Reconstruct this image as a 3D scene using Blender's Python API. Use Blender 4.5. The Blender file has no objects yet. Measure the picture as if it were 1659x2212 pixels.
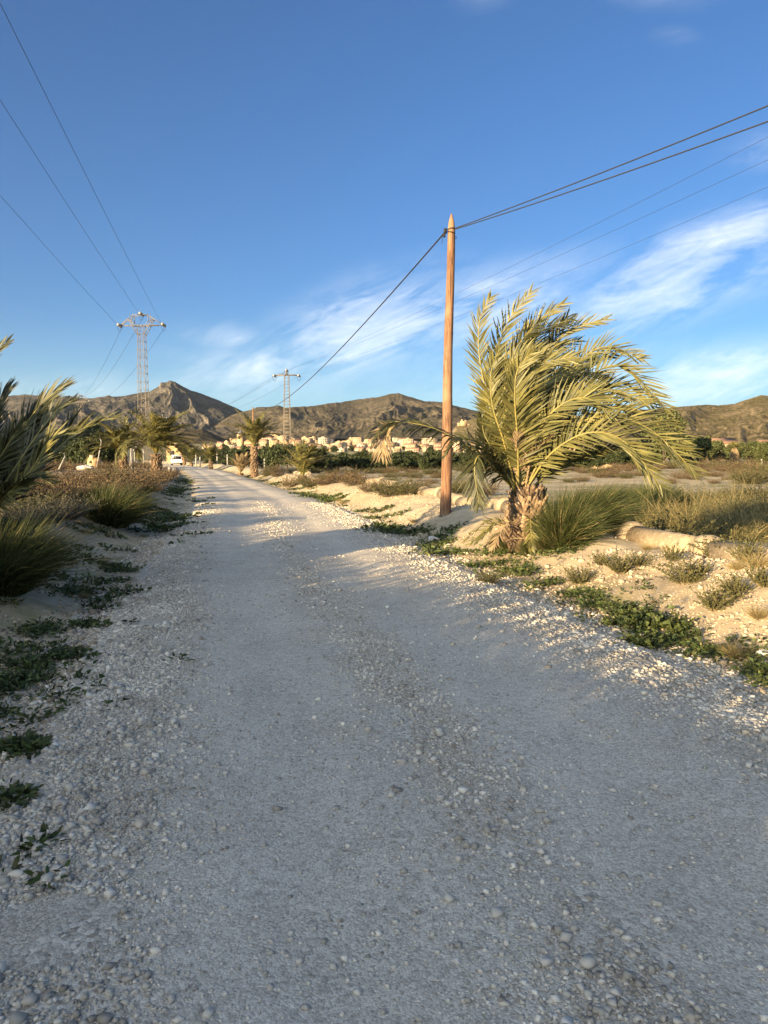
import bpy, math, random
import numpy as np
from mathutils import Vector, Matrix
C = bpy.context.scene
COL = C.collection
R = math.radians
rng = np.random.default_rng(7)
random.seed(7)

# ------------------------------------------------------------------ camera
EYE = 1.6
PITCH = math.atan(120 / 1534.0)
cd = bpy.data.cameras.new('camera')
cam = bpy.data.objects.new('camera', cd)
COL.objects.link(cam)
cam.location = (0, 0, EYE)
cam.rotation_euler = (R(90) - PITCH, 0, 0)
cd.sensor_fit = 'HORIZONTAL'
cd.sensor_width = 36
cd.lens = 1534 / 1659 * 36
cd.clip_start = 0.05
cd.clip_end = 40000
C.camera = cam

# ------------------------------------------------------------------ light
SUN_EL, SUN_AZ = 10.5, 40.0          # the light travels towards azimuth 40 deg right of +Y
EXPOSURE = 1.72
SKY_STRENGTH = 0.073
SUN_STRENGTH = 5.0
sd = bpy.data.lights.new('sun', 'SUN')
sun = bpy.data.objects.new('sun', sd)
COL.objects.link(sun)
sd.energy = SUN_STRENGTH
sd.angle = R(0.5)
sd.color = (1.0, 0.76, 0.43)
LD = Vector((math.sin(R(SUN_AZ)) * math.cos(R(SUN_EL)), math.cos(R(SUN_AZ)) * math.cos(R(SUN_EL)), -math.sin(R(SUN_EL))))
sun.rotation_euler = LD.to_track_quat('-Z', 'Y').to_euler()
C.view_settings.view_transform = 'Standard'
C.view_settings.look = 'None'
C.view_settings.gamma = 1
C.view_settings.use_curve_mapping = False
C.view_settings.exposure = EXPOSURE
C.cycles.max_bounces = 6
C.cycles.transparent_max_bounces = 8
C.cycles.use_adaptive_sampling = True


class NT:
    """small node-tree helper"""
    def __init__(self, nt):
        self.nt = nt
        nt.nodes.clear()

    def n(self, t, **kw):
        nd = self.nt.nodes.new(t)
        for k, v in kw.items():
            if k.startswith('i_'):
                nd.inputs[k[2:].replace('_', ' ')].default_value = v
            else:
                setattr(nd, k, v)
        return nd

    def l(self, a, b):
        self.nt.links.new(a, b)

    def m(self, op, a, b=None, c=None, clamp=False):
        nd = self.nt.nodes.new('ShaderNodeMath')
        nd.operation = op
        nd.use_clamp = clamp
        for i, v in enumerate((a, b, c)):
            if v is None:
                continue
            if isinstance(v, (int, float)):
                nd.inputs[i].default_value = v
            else:
                self.l(v, nd.inputs[i])
        return nd.outputs[0]

    def mix(self, f, a, b, bt='MIX'):
        nd = self.nt.nodes.new('ShaderNodeMix')
        nd.data_type = 'RGBA'
        nd.blend_type = bt
        for k, v in ((0, f), (6, a), (7, b)):
            if isinstance(v, (int, float)):
                nd.inputs[k].default_value = v
            elif isinstance(v, tuple):
                nd.inputs[k].default_value = v if len(v) == 4 else v + (1,)
            else:
                self.l(v, nd.inputs[k])
        return nd.outputs[2]

    def ramp(self, f, lo, hi, a=0.0, b=1.0, smooth=True):
        nd = self.nt.nodes.new('ShaderNodeMapRange')
        nd.interpolation_type = 'SMOOTHSTEP' if smooth else 'LINEAR'
        self.l(f, nd.inputs[0])
        nd.inputs[1].default_value = lo
        nd.inputs[2].default_value = hi
        nd.inputs[3].default_value = a
        nd.inputs[4].default_value = b
        return nd.outputs[0]

    def noise(self, vec, scale, detail=4, rough=0.55, dist=0.0):
        nd = self.n('ShaderNodeTexNoise')
        nd.inputs['Scale'].default_value = scale
        nd.inputs['Detail'].default_value = detail
        nd.inputs['Roughness'].default_value = rough
        nd.inputs['Distortion'].default_value = dist
        if vec is not None:
            self.l(vec, nd.inputs['Vector'])
        return nd.outputs['Fac']


# ------------------------------------------------------------------ world
W = bpy.data.worlds.new('World')
C.world = W
W.use_nodes = True
w = NT(W.node_tree)
sky = w.n('ShaderNodeTexSky')
sky.sky_type = 'NISHITA'
sky.sun_disc = False
sky.sun_elevation = R(SUN_EL)
sky.sun_rotation = R(180 + SUN_AZ)
sky.altitude = 200
sky.air_density = 1.0
sky.dust_density = 0.7
sky.ozone_density = 2.5
tc = w.n('ShaderNodeTexCoord')
sx = w.n('ShaderNodeSeparateXYZ')
w.l(tc.outputs['Generated'], sx.inputs[0])
yy = w.m('MAXIMUM', sx.outputs[1], 0.08)
U = w.m('DIVIDE', sx.outputs[0], yy)
V = w.m('DIVIDE', sx.outputs[2], yy)


def blob(px, py, a, b, ang, amp):
    cx, cy = (px - 829.5) / 1534, (986 - py) / 1534
    ca, sa = math.cos(R(ang)), math.sin(R(ang))
    du = w.m('SUBTRACT', U, cx)
    dv = w.m('SUBTRACT', V, cy)
    p = w.m('MULTIPLY', w.m('ADD', w.m('MULTIPLY', du, ca), w.m('MULTIPLY', dv, sa)), 1534 / (a * 1.3))
    q = w.m('MULTIPLY', w.m('SUBTRACT', w.m('MULTIPLY', dv, ca), w.m('MULTIPLY', du, sa)), 1534 / (b * 1.3))
    d = w.m('SQRT', w.m('ADD', w.m('MULTIPLY', p, p), w.m('MULTIPLY', q, q)))
    return w.ramp(d, 1.0, 0.1, 0.0, amp)


mask = None
for bl in [(800, 715, 300, 125, 20, 1.0), (1010, 690, 380, 110, 18, 0.8), (1500, 560, 380, 85, 24, 1.0), (1400, 650, 380, 90, 16, 0.85),
           (590, 800, 330, 80, 8, 0.78), (1560, 820, 420, 90, 8, 0.85), (500, 735, 130, 40, -8, 0.55), (1370, 15, 150, 60, -8, 0.36),
           (1050, 25, 90, 50, 20, 0.3), (1430, 125, 60, 26, 0, 0.25), (1180, 810, 400, 80, 6, 0.6), (1620, 350, 110, 50, 10, 0.35),
           (120, 850, 300, 50, 4, 0.5), (440, 785, 120, 20, -14, 0.6), (1570, 585, 110, 30, 4, 0.5)]:
    b_ = blob(*bl)
    mask = b_ if mask is None else w.m('MAXIMUM', mask, b_)
ca, sa = math.cos(R(20)), math.sin(R(20))
al = w.m('ADD', w.m('MULTIPLY', U, ca), w.m('MULTIPLY', V, sa))
ac = w.m('SUBTRACT', w.m('MULTIPLY', V, ca), w.m('MULTIPLY', U, sa))
cxyz = w.n('ShaderNodeCombineXYZ')
w.l(w.m('MULTIPLY', al, 2.6), cxyz.inputs[0])
w.l(w.m('MULTIPLY', ac, 8.0), cxyz.inputs[1])
n1 = w.noise(cxyz.outputs[0], 2.2, 8, 0.62, 0.8)
n2 = w.noise(cxyz.outputs[0], 7.0, 5, 0.6, 1.2)
nn = w.m('ADD', w.m('MULTIPLY', n1, 0.75), w.m('MULTIPLY', n2, 0.25))
thr = w.m('SUBTRACT', 0.72, w.m('MULTIPLY', mask, 0.42))
cl = w.m('DIVIDE', w.m('SUBTRACT', nn, thr), 0.34)
cl = w.m('MULTIPLY', w.m('MINIMUM', w.m('MAXIMUM', cl, 0.0), 1.0), w.ramp(mask, 0.02, 0.5))
cl = w.m('MAXIMUM', cl, w.m('MULTIPLY', w.m('POWER', mask, 1.2), w.m('MULTIPLY', w.ramp(nn, 0.36, 0.64), 0.62)))
cl = w.m('MULTIPLY', cl, 0.62)
hz = w.ramp(V, 0.22, 0.0, 0.0, 0.30)
SKYTINT = w.mix(1.0, sky.outputs[0], (0.35, 0.56, 0.80), 'MULTIPLY')
colr = w.mix(hz, SKYTINT, (2.6, 4.3, 4.9))
colr = w.mix(cl, colr, (6.2, 6.3, 6.2))
# wide glow added to the sky around the low sun, brightening the shaded ground
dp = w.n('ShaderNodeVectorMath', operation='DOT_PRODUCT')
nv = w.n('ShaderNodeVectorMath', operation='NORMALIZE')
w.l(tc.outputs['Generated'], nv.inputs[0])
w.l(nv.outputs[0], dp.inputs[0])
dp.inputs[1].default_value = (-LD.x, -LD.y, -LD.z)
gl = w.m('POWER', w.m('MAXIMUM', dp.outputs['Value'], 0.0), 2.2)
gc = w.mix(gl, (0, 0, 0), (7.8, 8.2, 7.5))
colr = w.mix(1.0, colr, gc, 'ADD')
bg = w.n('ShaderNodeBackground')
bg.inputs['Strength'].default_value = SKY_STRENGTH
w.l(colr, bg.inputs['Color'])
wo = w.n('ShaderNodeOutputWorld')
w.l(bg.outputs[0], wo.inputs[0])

# ------------------------------------------------------------------ numpy noise
def _hash(ix, iy, seed):
    h = (ix.astype(np.int64) * 374761393 + iy.astype(np.int64) * 668265263 + seed * 1442695041) & 0xffffffff
    h = ((h ^ (h >> 13)) * 1274126177) & 0xffffffff
    h = h ^ (h >> 16)
    return (h & 0xffff) / 65535.0


def vnoise(x, y, seed=0):
    ix, iy = np.floor(x), np.floor(y)
    fx, fy = x - ix, y - iy
    fx = fx * fx * fx * (fx * (fx * 6 - 15) + 10)
    fy = fy * fy * fy * (fy * (fy * 6 - 15) + 10)
    a, b = _hash(ix, iy, seed), _hash(ix + 1, iy, seed)
    c, d = _hash(ix, iy + 1, seed), _hash(ix + 1, iy + 1, seed)
    return (a + (b - a) * fx) * (1 - fy) + (c + (d - c) * fx) * fy


def fbm(x, y, seed=0, oct=4, gain=0.5):
    s, a, t = 0, 1.0, 0
    for k in range(oct):
        s = s + a * (vnoise(x * 2.03 ** k + 17 * k, y * 2.03 ** k - 9 * k, seed + k) * 2 - 1)
        t += a
        a *= gain
    return s / t


def sstep(a, b, x):
    t = np.clip((x - a) / (b - a), 0, 1)
    return t * t * (3 - 2 * t)


def hermite(xs, ys, x):
    xs, ys = np.array(xs, float), np.array(ys, float)
    m = np.gradient(ys, xs)
    x = np.asarray(x, float)
    i = np.clip(np.searchsorted(xs, x) - 1, 0, len(xs) - 2)
    h = xs[i + 1] - xs[i]
    t = np.clip((x - xs[i]) / h, 0, 1)
    return ((2 * t**3 - 3 * t**2 + 1) * ys[i] + (t**3 - 2 * t**2 + t) * h * m[i] + (-2 * t**3 + 3 * t**2) * ys[i + 1] + (t**3 - t**2) * h * m[i + 1])


# ------------------------------------------------------------------ terrain
CY = [-80, -40, -15, 0, 4.76, 7.8, 11.4, 19.6, 38.3, 56, 77, 102, 125, 160, 220, 400, 9000]
CX = [17, 9.5, 4.2, 1.15, 0.14, -0.6, -1.45, -3.1, -8.2, -13.3, -19.6, -28.2, -37.0, -52, -78, -80, -80]


def road_c(y):
    return np.interp(np.asarray(y, float), np.linspace(-80, 300, 400), hermite(CY, CX, np.linspace(-80, 300, 400)))


PU = [-60, -25, -10, -6.5, -5.2, -4.4, -3.6, -3.0, -2.6, -2.2, 0, 2.2, 2.6, 3.0, 3.7, 4.4, 5.0, 5.5, 6.2, 8, 60]
PZ = [0.1, 0.25, 0.5, 0.62, 0.58, 0.46, 0.22, 0.02, -0.05, 0.0, 0.045, 0.0, -0.06, -0.01, 0.24, 0.43, 0.41, 0.22, -0.2, -0.32, -0.3]


def H(x, y, fine=True):
    x = np.asarray(x, float); y = np.asarray(y, float)
    u = x - road_c(y)
    z = hermite(PU, PZ, np.clip(u, -60, 60))
    bank = sstep(2.5, 4.2, np.abs(u))
    far_l = 1 - 0.45 * sstep(45, 75, y) * (u < 0)
    z = np.where(np.abs(u) > 2.7, z * far_l, z)
    amp = 0.21 * sstep(2.7, 5.0, np.abs(u)) * (1 - 0.6 * sstep(5.5, 7.5, u))
    z = z + amp * fbm(x / 2.3, y / 2.3, 3, 4)
    z = z + 0.10 * sstep(6.5, 14, np.abs(u)) * fbm(x / 7.0, y / 7.0, 11, 3) * 1.2
    # wheel tracks
    tr = np.exp(-((u + 0.85) / 0.33) ** 2) + np.exp(-((u - 0.7) / 0.33) ** 2)
    z = z - 0.03 * tr
    z = z + 0.010 * fbm(x / 0.9, y / 0.9, 21, 3) * (1 - bank)
    if fine:
        z = z + (0.006 + 0.034 * bank) * fbm(x / 0.33, y / 0.33, 31, 4, 0.6)
    r = np.hypot(x, y)
    z = z + np.interp(r, [0, 300, 600, 800, 1300, 2500, 6000, 12000], [0, 0, 1.5, 4.5, 22, 60, 130, 150])
    z = z + 9 * np.exp(-((x + 170) / 130) ** 2 - ((y - 1150) / 120) ** 2)
    return z


def hz(x, y):
    return float(H(np.array([x]), np.array([y]))[0])


cp, sp = math.cos(PITCH), math.sin(PITCH)


def ray(px, py):
    """direction through a point of the photograph (1659 x 2212 frame)"""
    dx, dy = (px - 829.5), -(py - 1106)
    f = 1534.0
    return np.array([dx, f * cp + dy * sp, -f * sp + dy * cp]) / f


def P(px, py, Y):
    d = ray(px, py)
    k = Y / d[1]
    return np.array([0, 0, EYE]) + d * k


def G(px, py, far=2500):
    """where the ray meets the ground"""
    d = ray(px, py)
    t = 0.8 * (far / 0.8) ** np.linspace(0, 1, 4000)
    p = np.array([0, 0, EYE])[None] + d[None] * t[:, None]
    below = p[:, 2] < H(p[:, 0], p[:, 1], False)
    i = int(np.argmax(below)) if below.any() else len(t) - 1
    q = p[i]
    return np.array([q[0], q[1], hz(q[0], q[1])])


def topx(p):
    """photo frame x,y of a world point"""
    x, y, z = p[0], p[1], p[2] - EYE
    d = y * cp - z * sp
    return 829.5 + 1534 * x / d, 1106 - 1534 * (y * sp + z * cp) / d


# ------------------------------------------------------------------ mesh helpers
def mesh_np(name, V_, F, smooth=False, mats=(), fmat=None):
    V_ = np.asarray(V_, np.float32)
    me = bpy.data.meshes.new(name)
    Fs = F if isinstance(F, list) else [F]
    Fs = [np.asarray(f, np.int32) for f in Fs if len(f)]
    nl = sum(f.size for f in Fs)
    npoly = sum(len(f) for f in Fs)
    me.vertices.add(len(V_))
    me.vertices.foreach_set('co', V_.ravel())
    me.loops.add(nl)
    me.loops.foreach_set('vertex_index', np.concatenate([f.ravel() for f in Fs]))
    me.polygons.add(npoly)
    tot = np.concatenate([np.full(len(f), f.shape[1], np.int32) for f in Fs])
    st = np.concatenate([[0], np.cumsum(tot)[:-1]]).astype(np.int32)
    me.polygons.foreach_set('loop_start', st)
    me.polygons.foreach_set('loop_total', tot)
    if smooth:
        me.polygons.foreach_set('use_smooth', np.ones(npoly, bool))
    if fmat is not None:
        me.polygons.foreach_set('material_index', np.asarray(fmat, np.int32))
    for m_ in mats:
        me.materials.append(m_)
    me.update(calc_edges=True)
    me.validate(clean_customdata=False)
    return me


class MB:
    """collects geometry for ONE object"""
    def __init__(self):
        self.v, self.q, self.t, self.n = [], [], [], 0

    def add(self, v, q=None, t=None):
        v = np.asarray(v, float)
        if q is not None and len(q):
            self.q.append(np.asarray(q) + self.n)
        if t is not None and len(t):
            self.t.append(np.asarray(t) + self.n)
        self.v.append(v)
        self.n += len(v)
        return self

    def box(self, c, s, rot=None, taper=1.0):
        c, s = np.array(c, float), np.array(s, float) / 2
        v = np.array([[x, y, z] for z in (-1, 1) for y in (-1, 1) for x in (-1, 1)], float)
        v[4:, :2] *= taper
        v = v * s
        if rot is not None:
            v = v @ np.array(Matrix(rot.to_matrix() if hasattr(rot, 'to_matrix') else rot)).T
        return self.add(v + c, q=[[0, 2, 3, 1], [4, 5, 7, 6], [0, 1, 5, 4], [1, 3, 7, 5], [3, 2, 6, 7], [2, 0, 4, 6]])

    def bar(self, p, q, w_=0.05, sides=4, w2=None):
        return self.tube([p, q], [w_, w_ if w2 is None else w2], sides)

    def tube(self, pts, rad, sides=8, cap=True):
        pts = np.asarray(pts, float)
        n = len(pts)
        rad = np.full(n, rad) if np.isscalar(rad) else np.asarray(rad, float)
        tg = np.gradient(pts, axis=0)
        tg /= np.linalg.norm(tg, axis=1)[:, None] + 1e-12
        ref = np.array([0, 0, 1.0]) if abs(tg[0][2]) < 0.9 else np.array([1.0, 0, 0])
        a = np.cross(tg, ref)
        a /= np.linalg.norm(a, axis=1)[:, None] + 1e-12
        b = np.cross(tg, a)
        th = np.linspace(0, 2 * np.pi, sides, endpoint=False) + np.pi / 4
        v = pts[:, None] + rad[:, None, None] * (a[:, None] * np.cos(th)[None, :, None] + b[:, None] * np.sin(th)[None, :, None])
        i = np.arange(n - 1)[:, None] * sides
        j = np.arange(sides)[None]
        k = (j + 1) % sides
        q = np.stack([i + j, i + k, i + sides + k, i + sides + j], -1).reshape(-1, 4)
        v = v.reshape(-1, 3)
        t = []
        if cap:
            v = np.vstack([v, pts[0], pts[-1]])
            e = n * sides
            t = [[e, (s_ + 1) % sides, s_] for s_ in range(sides)] + [[e + 1, (n - 1) * sides + s_, (n - 1) * sides + (s_ + 1) % sides] for s_ in range(sides)]
        return self.add(v, q, t)

    def data(self):
        V_ = np.vstack(self.v)
        F = []
        if self.q: F.append(np.vstack(self.q))
        if self.t: F.append(np.vstack(self.t))
        return V_, F

    def build(self, name, mat, parent=None, smooth=False, loc=None):
        V_, F = self.data()
        if loc is not None:
            V_ = V_ - np.array(loc)
        return link(name, mesh_np(name, V_, F, smooth, [mat] if not isinstance(mat, (list, tuple)) else mat), parent, loc)


def link(name, me, parent=None, loc=None, rot=None):
    o = bpy.data.objects.new(name, me)
    COL.objects.link(o)
    if parent is not None:
        o.parent = parent
    if loc is not None:
        o.location = tuple(loc)
    if rot is not None:
        o.rotation_euler = rot
    return o


def tag(o, label=None, cat=None, group=None, kind=None):
    if label: o['label'] = label
    if cat: o['category'] = cat
    if group: o['group'] = group
    if kind: o['kind'] = kind
    return o


def thing(name, label, cat, loc=(0, 0, 0), rz=0, group=None):
    o = bpy.data.objects.new(name, None)
    COL.objects.link(o)
    o.location = tuple(loc)
    o.rotation_euler = (0, 0, rz)
    o.empty_display_size = 0.1
    return tag(o, label, cat, group)


def copy_tree(o, parent=None):
    c = o.copy()
    COL.objects.link(c)
    if parent is not None:
        c.parent = parent
    for ch in list(o.children):
        copy_tree(ch, c)
    return c


ORD = ['first', 'second', 'third', 'fourth', 'fifth', 'sixth', 'seventh', 'eighth', 'ninth', 'tenth', 'eleventh', 'twelfth', 'thirteenth', 'fourteenth',
       'fifteenth', 'sixteenth', 'seventeenth', 'eighteenth', 'nineteenth', 'twentieth']


def ordinal(i):
    if i < 20: return ORD[i]
    if i >= 99:
        return 'hundredth' if i == 99 else 'hundred-and-' + ordinal(i - 100)
    t, u_ = divmod(i + 1, 10)
    tens = {2: 'twenty', 3: 'thirty', 4: 'forty', 5: 'fifty', 6: 'sixty', 7: 'seventy', 8: 'eighty', 9: 'ninety'}[min(t, 9)]
    if u_ == 0: return tens[:-1] + 'ieth'
    return tens + '-' + ORD[u_ - 1]


def rank(objs, fmt, cat, group=None):
    """labels a row of look-alikes by their order in the picture, left to right"""
    objs = sorted(objs, key=lambda o: topx(o.location)[0])
    for i, o in enumerate(objs):
        pos = 'leftmost' if i == 0 else ('rightmost' if i == len(objs) - 1 and i > 0 else ordinal(i) + ' from the left')
        if len(objs) == 1:
            pos = ''
        tag(o, ' '.join(fmt.replace('#', pos).replace(' ,', ',').split()), cat, group)


# ------------------------------------------------------------------ materials
def pmat(name, c1, c2=None, scale=8, rough=0.9, bump=0.0, bscale=20, island=0.0, spec=0.25, c3=None, trans=0.0, lo=0.35, hi=0.65, bdist=0.02):
    m_ = bpy.data.materials.new(name)
    m_.use_nodes = True
    t = NT(m_.node_tree)
    co = t.n('ShaderNodeTexCoord').outputs['Object']
    bs = t.n('ShaderNodeBsdfPrincipled')
    bs.inputs['Roughness'].default_value = rough
    bs.inputs['Specular IOR Level'].default_value = spec
    col = c1 + (1,)
    if c2 is not None:
        f = t.ramp(t.noise(co, scale, 5), lo, hi)
        col = t.mix(f, c1, c2)
    if c3 is not None:
        f = t.ramp(t.noise(co, scale * 3.7, 4), 0.52, 0.7)
        col = t.mix(f, col, c3)
    if island > 0:
        g = t.n('ShaderNodeNewGeometry')
        k = t.m('ADD', t.m('MULTIPLY', g.outputs['Random Per Island'], 2 * island), 1 - island)
        cc = t.n('ShaderNodeCombineColor')
        for s_ in cc.inputs: t.l(k, s_)
        col = t.mix(1.0, col, cc.outputs[0], 'MULTIPLY')
    if isinstance(col, tuple):
        bs.inputs['Base Color'].default_value = col
    else:
        t.l(col, bs.inputs['Base Color'])
    if bump > 0:
        b = t.n('ShaderNodeBump')
        b.inputs['Strength'].default_value = bump
        b.inputs['Distance'].default_value = bdist
        t.l(t.noise(co, bscale, 5), b.inputs['Height'])
        t.l(b.outputs[0], bs.inputs['Normal'])
    out = t.n('ShaderNodeOutputMaterial')
    if trans > 0:
        tr = t.n('ShaderNodeBsdfTranslucent')
        if isinstance(col, tuple): tr.inputs['Color'].default_value = col
        else: t.l(col, tr.inputs['Color'])
        mx = t.n('ShaderNodeMixShader')
        mx.inputs[0].default_value = trans
        t.l(bs.outputs[0], mx.inputs[1]); t.l(tr.outputs[0], mx.inputs[2]); t.l(mx.outputs[0], out.inputs[0])
    else:
        t.l(bs.outputs[0], out.inputs[0])
    return m_


M = {}
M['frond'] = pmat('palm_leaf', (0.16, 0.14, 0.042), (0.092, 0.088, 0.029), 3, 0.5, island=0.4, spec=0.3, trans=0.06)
M['frond_shaded'] = pmat('palm_leaf_shaded', (0.062, 0.06, 0.02), (0.036, 0.038, 0.014), 3, 0.5, island=0.45, spec=0.3, trans=0.05)  # darkened copy of the leaf colour, paints in the shade of the crowns
M['dead'] = pmat('dead_leaf', (0.30, 0.21, 0.11), (0.20, 0.14, 0.08), 6, 0.8, island=0.35)
M['rachis'] = pmat('palm_rachis', (0.28, 0.22, 0.06), (0.2, 0.17, 0.055), 5, 0.5, spec=0.4)
M['boot'] = pmat('palm_trunk_boot', (0.24, 0.155, 0.09), (0.11, 0.07, 0.042), 7, 0.9, 0.6, 60, island=0.6, c3=(0.34, 0.25, 0.16))
M['grass'] = pmat('green_grass', (0.066, 0.076, 0.022), (0.04, 0.05, 0.015), 3, 0.6, island=0.6, trans=0.2)
M['straw'] = pmat('straw_grass', (0.34, 0.26, 0.12), (0.24, 0.18, 0.08), 4, 0.8, island=0.4, trans=0.15)
M['brush'] = pmat('dry_brush', (0.15, 0.098, 0.05), (0.085, 0.062, 0.032), 3, 0.9, island=0.55)
M['shrub'] = pmat('olive_shrub', (0.10, 0.092, 0.036), (0.065, 0.064, 0.025), 3, 0.85, island=0.45)
M['greyshrub'] = pmat('grey_shrub', (0.12, 0.11, 0.08), (0.075, 0.07, 0.05), 3, 0.9, island=0.4)
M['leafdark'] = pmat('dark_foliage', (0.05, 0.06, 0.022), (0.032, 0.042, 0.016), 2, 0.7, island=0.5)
M['leafgreen'] = pmat('green_foliage', (0.085, 0.09, 0.03), (0.05, 0.06, 0.02), 1.5, 0.7, island=0.5)
M['weed'] = pmat('weed_leaf', (0.065, 0.085, 0.024), (0.042, 0.06, 0.018), 5, 0.6, island=0.6, trans=0.1, c3=(0.15, 0.13, 0.05))
M['bark'] = pmat('bark', (0.16, 0.12, 0.08), (0.09, 0.07, 0.05), 12, 0.9, 0.6, 40)
M['steel'] = pmat('galvanised_steel', (0.22, 0.185, 0.145), (0.16, 0.13, 0.10), 3, 0.65, spec=0.3)
M['ceramic'] = pmat('insulator_glass', (0.35, 0.33, 0.30), None, rough=0.15, spec=0.6)
M['wire'] = pmat('wire', (0.035, 0.037, 0.045), None, rough=0.5)
M['black'] = pmat('black_rubber', (0.018, 0.018, 0.02), None, rough=0.6)
M['concrete'] = pmat('concrete_pipe', (0.38, 0.29, 0.185), (0.25, 0.19, 0.12), 5, 0.9, 0.6, 40, c3=(0.46, 0.37, 0.25))
M['post'] = pmat('concrete_post', (0.45, 0.42, 0.37), (0.35, 0.32, 0.28), 6, 0.9)
M['rock'] = pmat('limestone', (0.66, 0.60, 0.52), (0.50, 0.44, 0.37), 6, 0.9, 0.5, 25)


def wood_mat():
    m_ = bpy.data.materials.new('weathered_wood')
    m_.use_nodes = True
    t = NT(m_.node_tree)
    co = t.n('ShaderNodeTexCoord').outputs['Object']
    mp = t.n('ShaderNodeMapping')
    mp.inputs['Scale'].default_value = (14, 14, 0.55)
    t.l(co, mp.inputs[0])
    g1 = t.noise(mp.outputs[0], 3, 6, 0.65, 0.6)
    g2 = t.noise(co, 1.3, 3)
    mp2 = t.n('ShaderNodeMapping')
    mp2.inputs['Scale'].default_value = (5, 5, 1.6)
    t.l(co, mp2.inputs[0])
    vo = t.n('ShaderNodeTexVoronoi')
    vo.inputs['Scale'].default_value = 1.1
    t.l(mp2.outputs[0], vo.inputs['Vector'])
    knot = t.ramp(vo.outputs['Distance'], 0.16, 0.05)
    c = t.mix(t.ramp(g1, 0.42, 0.60), (0.27, 0.14, 0.075), (0.10, 0.052, 0.032))
    c = t.mix(t.ramp(g2, 0.45, 0.7), c, (0.31, 0.19, 0.11))
    c = t.mix(t.m('MULTIPLY', knot, 0.7), c, (0.16, 0.07, 0.035))
    bs = t.n('ShaderNodeBsdfPrincipled')
    bs.inputs['Roughness'].default_value = 0.8
    bs.inputs['Specular IOR Level'].default_value = 0.2
    t.l(c, bs.inputs['Base Color'])
    b = t.n('ShaderNodeBump')
    b.inputs['Strength'].default_value = 0.7
    b.inputs['Distance'].default_value = 0.01
    t.l(g1, b.inputs['Height'])
    t.l(b.outputs[0], bs.inputs['Normal'])
    o = t.n('ShaderNodeOutputMaterial')
    t.l(bs.outputs[0], o.inputs[0])
    return m_


M['wood'] = wood_mat()


def gravel_mat():
    m_ = bpy.data.materials.new('compacted_gravel')
    m_.use_nodes = True
    t = NT(m_.node_tree)
    co = t.n('ShaderNodeTexCoord').outputs['Object']
    at = t.n('ShaderNodeAttribute')
    at.attribute_name = 'loose'
    loose = at.outputs['Fac']
    v1 = t.n('ShaderNodeTexVoronoi'); v1.inputs['Scale'].default_value = 55
    v2 = t.n('ShaderNodeTexVoronoi'); v2.inputs['Scale'].default_value = 120
    for v_ in (v1, v2): t.l(co, v_.inputs['Vector'])
    s1 = t.n('ShaderNodeSeparateColor'); t.l(v1.outputs['Color'], s1.inputs[0])
    s2 = t.n('ShaderNodeSeparateColor'); t.l(v2.outputs['Color'], s2.inputs[0])
    big = t.noise(co, 0.9, 4)
    mid = t.noise(co, 6, 5, 0.65)
    base = t.mix(t.ramp(big, 0.35, 0.65), (0.66, 0.575, 0.46), (0.53, 0.455, 0.355))
    base = t.mix(t.m('MULTIPLY', loose, 0.85), base, (0.34, 0.27, 0.19))
    base = t.mix(t.m('MULTIPLY', t.ramp(mid, 0.5, 0.75), 0.45), base, (0.74, 0.66, 0.54))
    peb = t.mix(s1.outputs[0], (0.20, 0.165, 0.125), (0.85, 0.76, 0.63))
    peb2 = t.mix(s2.outputs[0], (0.22, 0.18, 0.14), (0.84, 0.745, 0.61))
    spk = t.noise(co, 26, 4, 0.7)
    base = t.mix(t.m('MULTIPLY', t.ramp(spk, 0.54, 0.62), 0.55), base, (0.80, 0.71, 0.58))
    base = t.mix(t.m('MULTIPLY', t.ramp(t.noise(co, 19, 4, 0.7), 0.52, 0.62), 0.5), base, (0.26, 0.215, 0.165))
    base = t.mix(t.m('MULTIPLY', t.ramp(t.noise(co, 1.7, 5, 0.7), 0.48, 0.64), 0.5), base, (0.32, 0.25, 0.175))
    k1 = t.m('MULTIPLY', t.ramp(t.noise(co, 3.3, 3), 0.42, 0.6), t.m('ADD', t.m('MULTIPLY', loose, 0.5), 0.28))
    c = t.mix(0.5, base, peb2)
    c = t.mix(k1, c, peb)
    bs = t.n('ShaderNodeBsdfPrincipled')
    bs.inputs['Roughness'].default_value = 0.95
    bs.inputs['Specular IOR Level'].default_value = 0.15
    t.l(c, bs.inputs['Base Color'])
    hgt = t.m('ADD', t.m('MULTIPLY', t.m('MULTIPLY', v1.outputs['Distance'], -1.0), k1), t.m('MULTIPLY', v2.outputs['Distance'], -0.35))
    hgt = t.m('ADD', hgt, t.m('MULTIPLY', t.noise(co, 160, 3), 0.35))
    b = t.n('ShaderNodeBump')
    b.inputs['Strength'].default_value = 0.8
    b.inputs['Distance'].default_value = 0.010
    t.l(hgt, b.inputs['Height'])
    t.l(b.outputs[0], bs.inputs['Normal'])
    o = t.n('ShaderNodeOutputMaterial')
    t.l(bs.outputs[0], o.inputs[0])
    return m_


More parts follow.
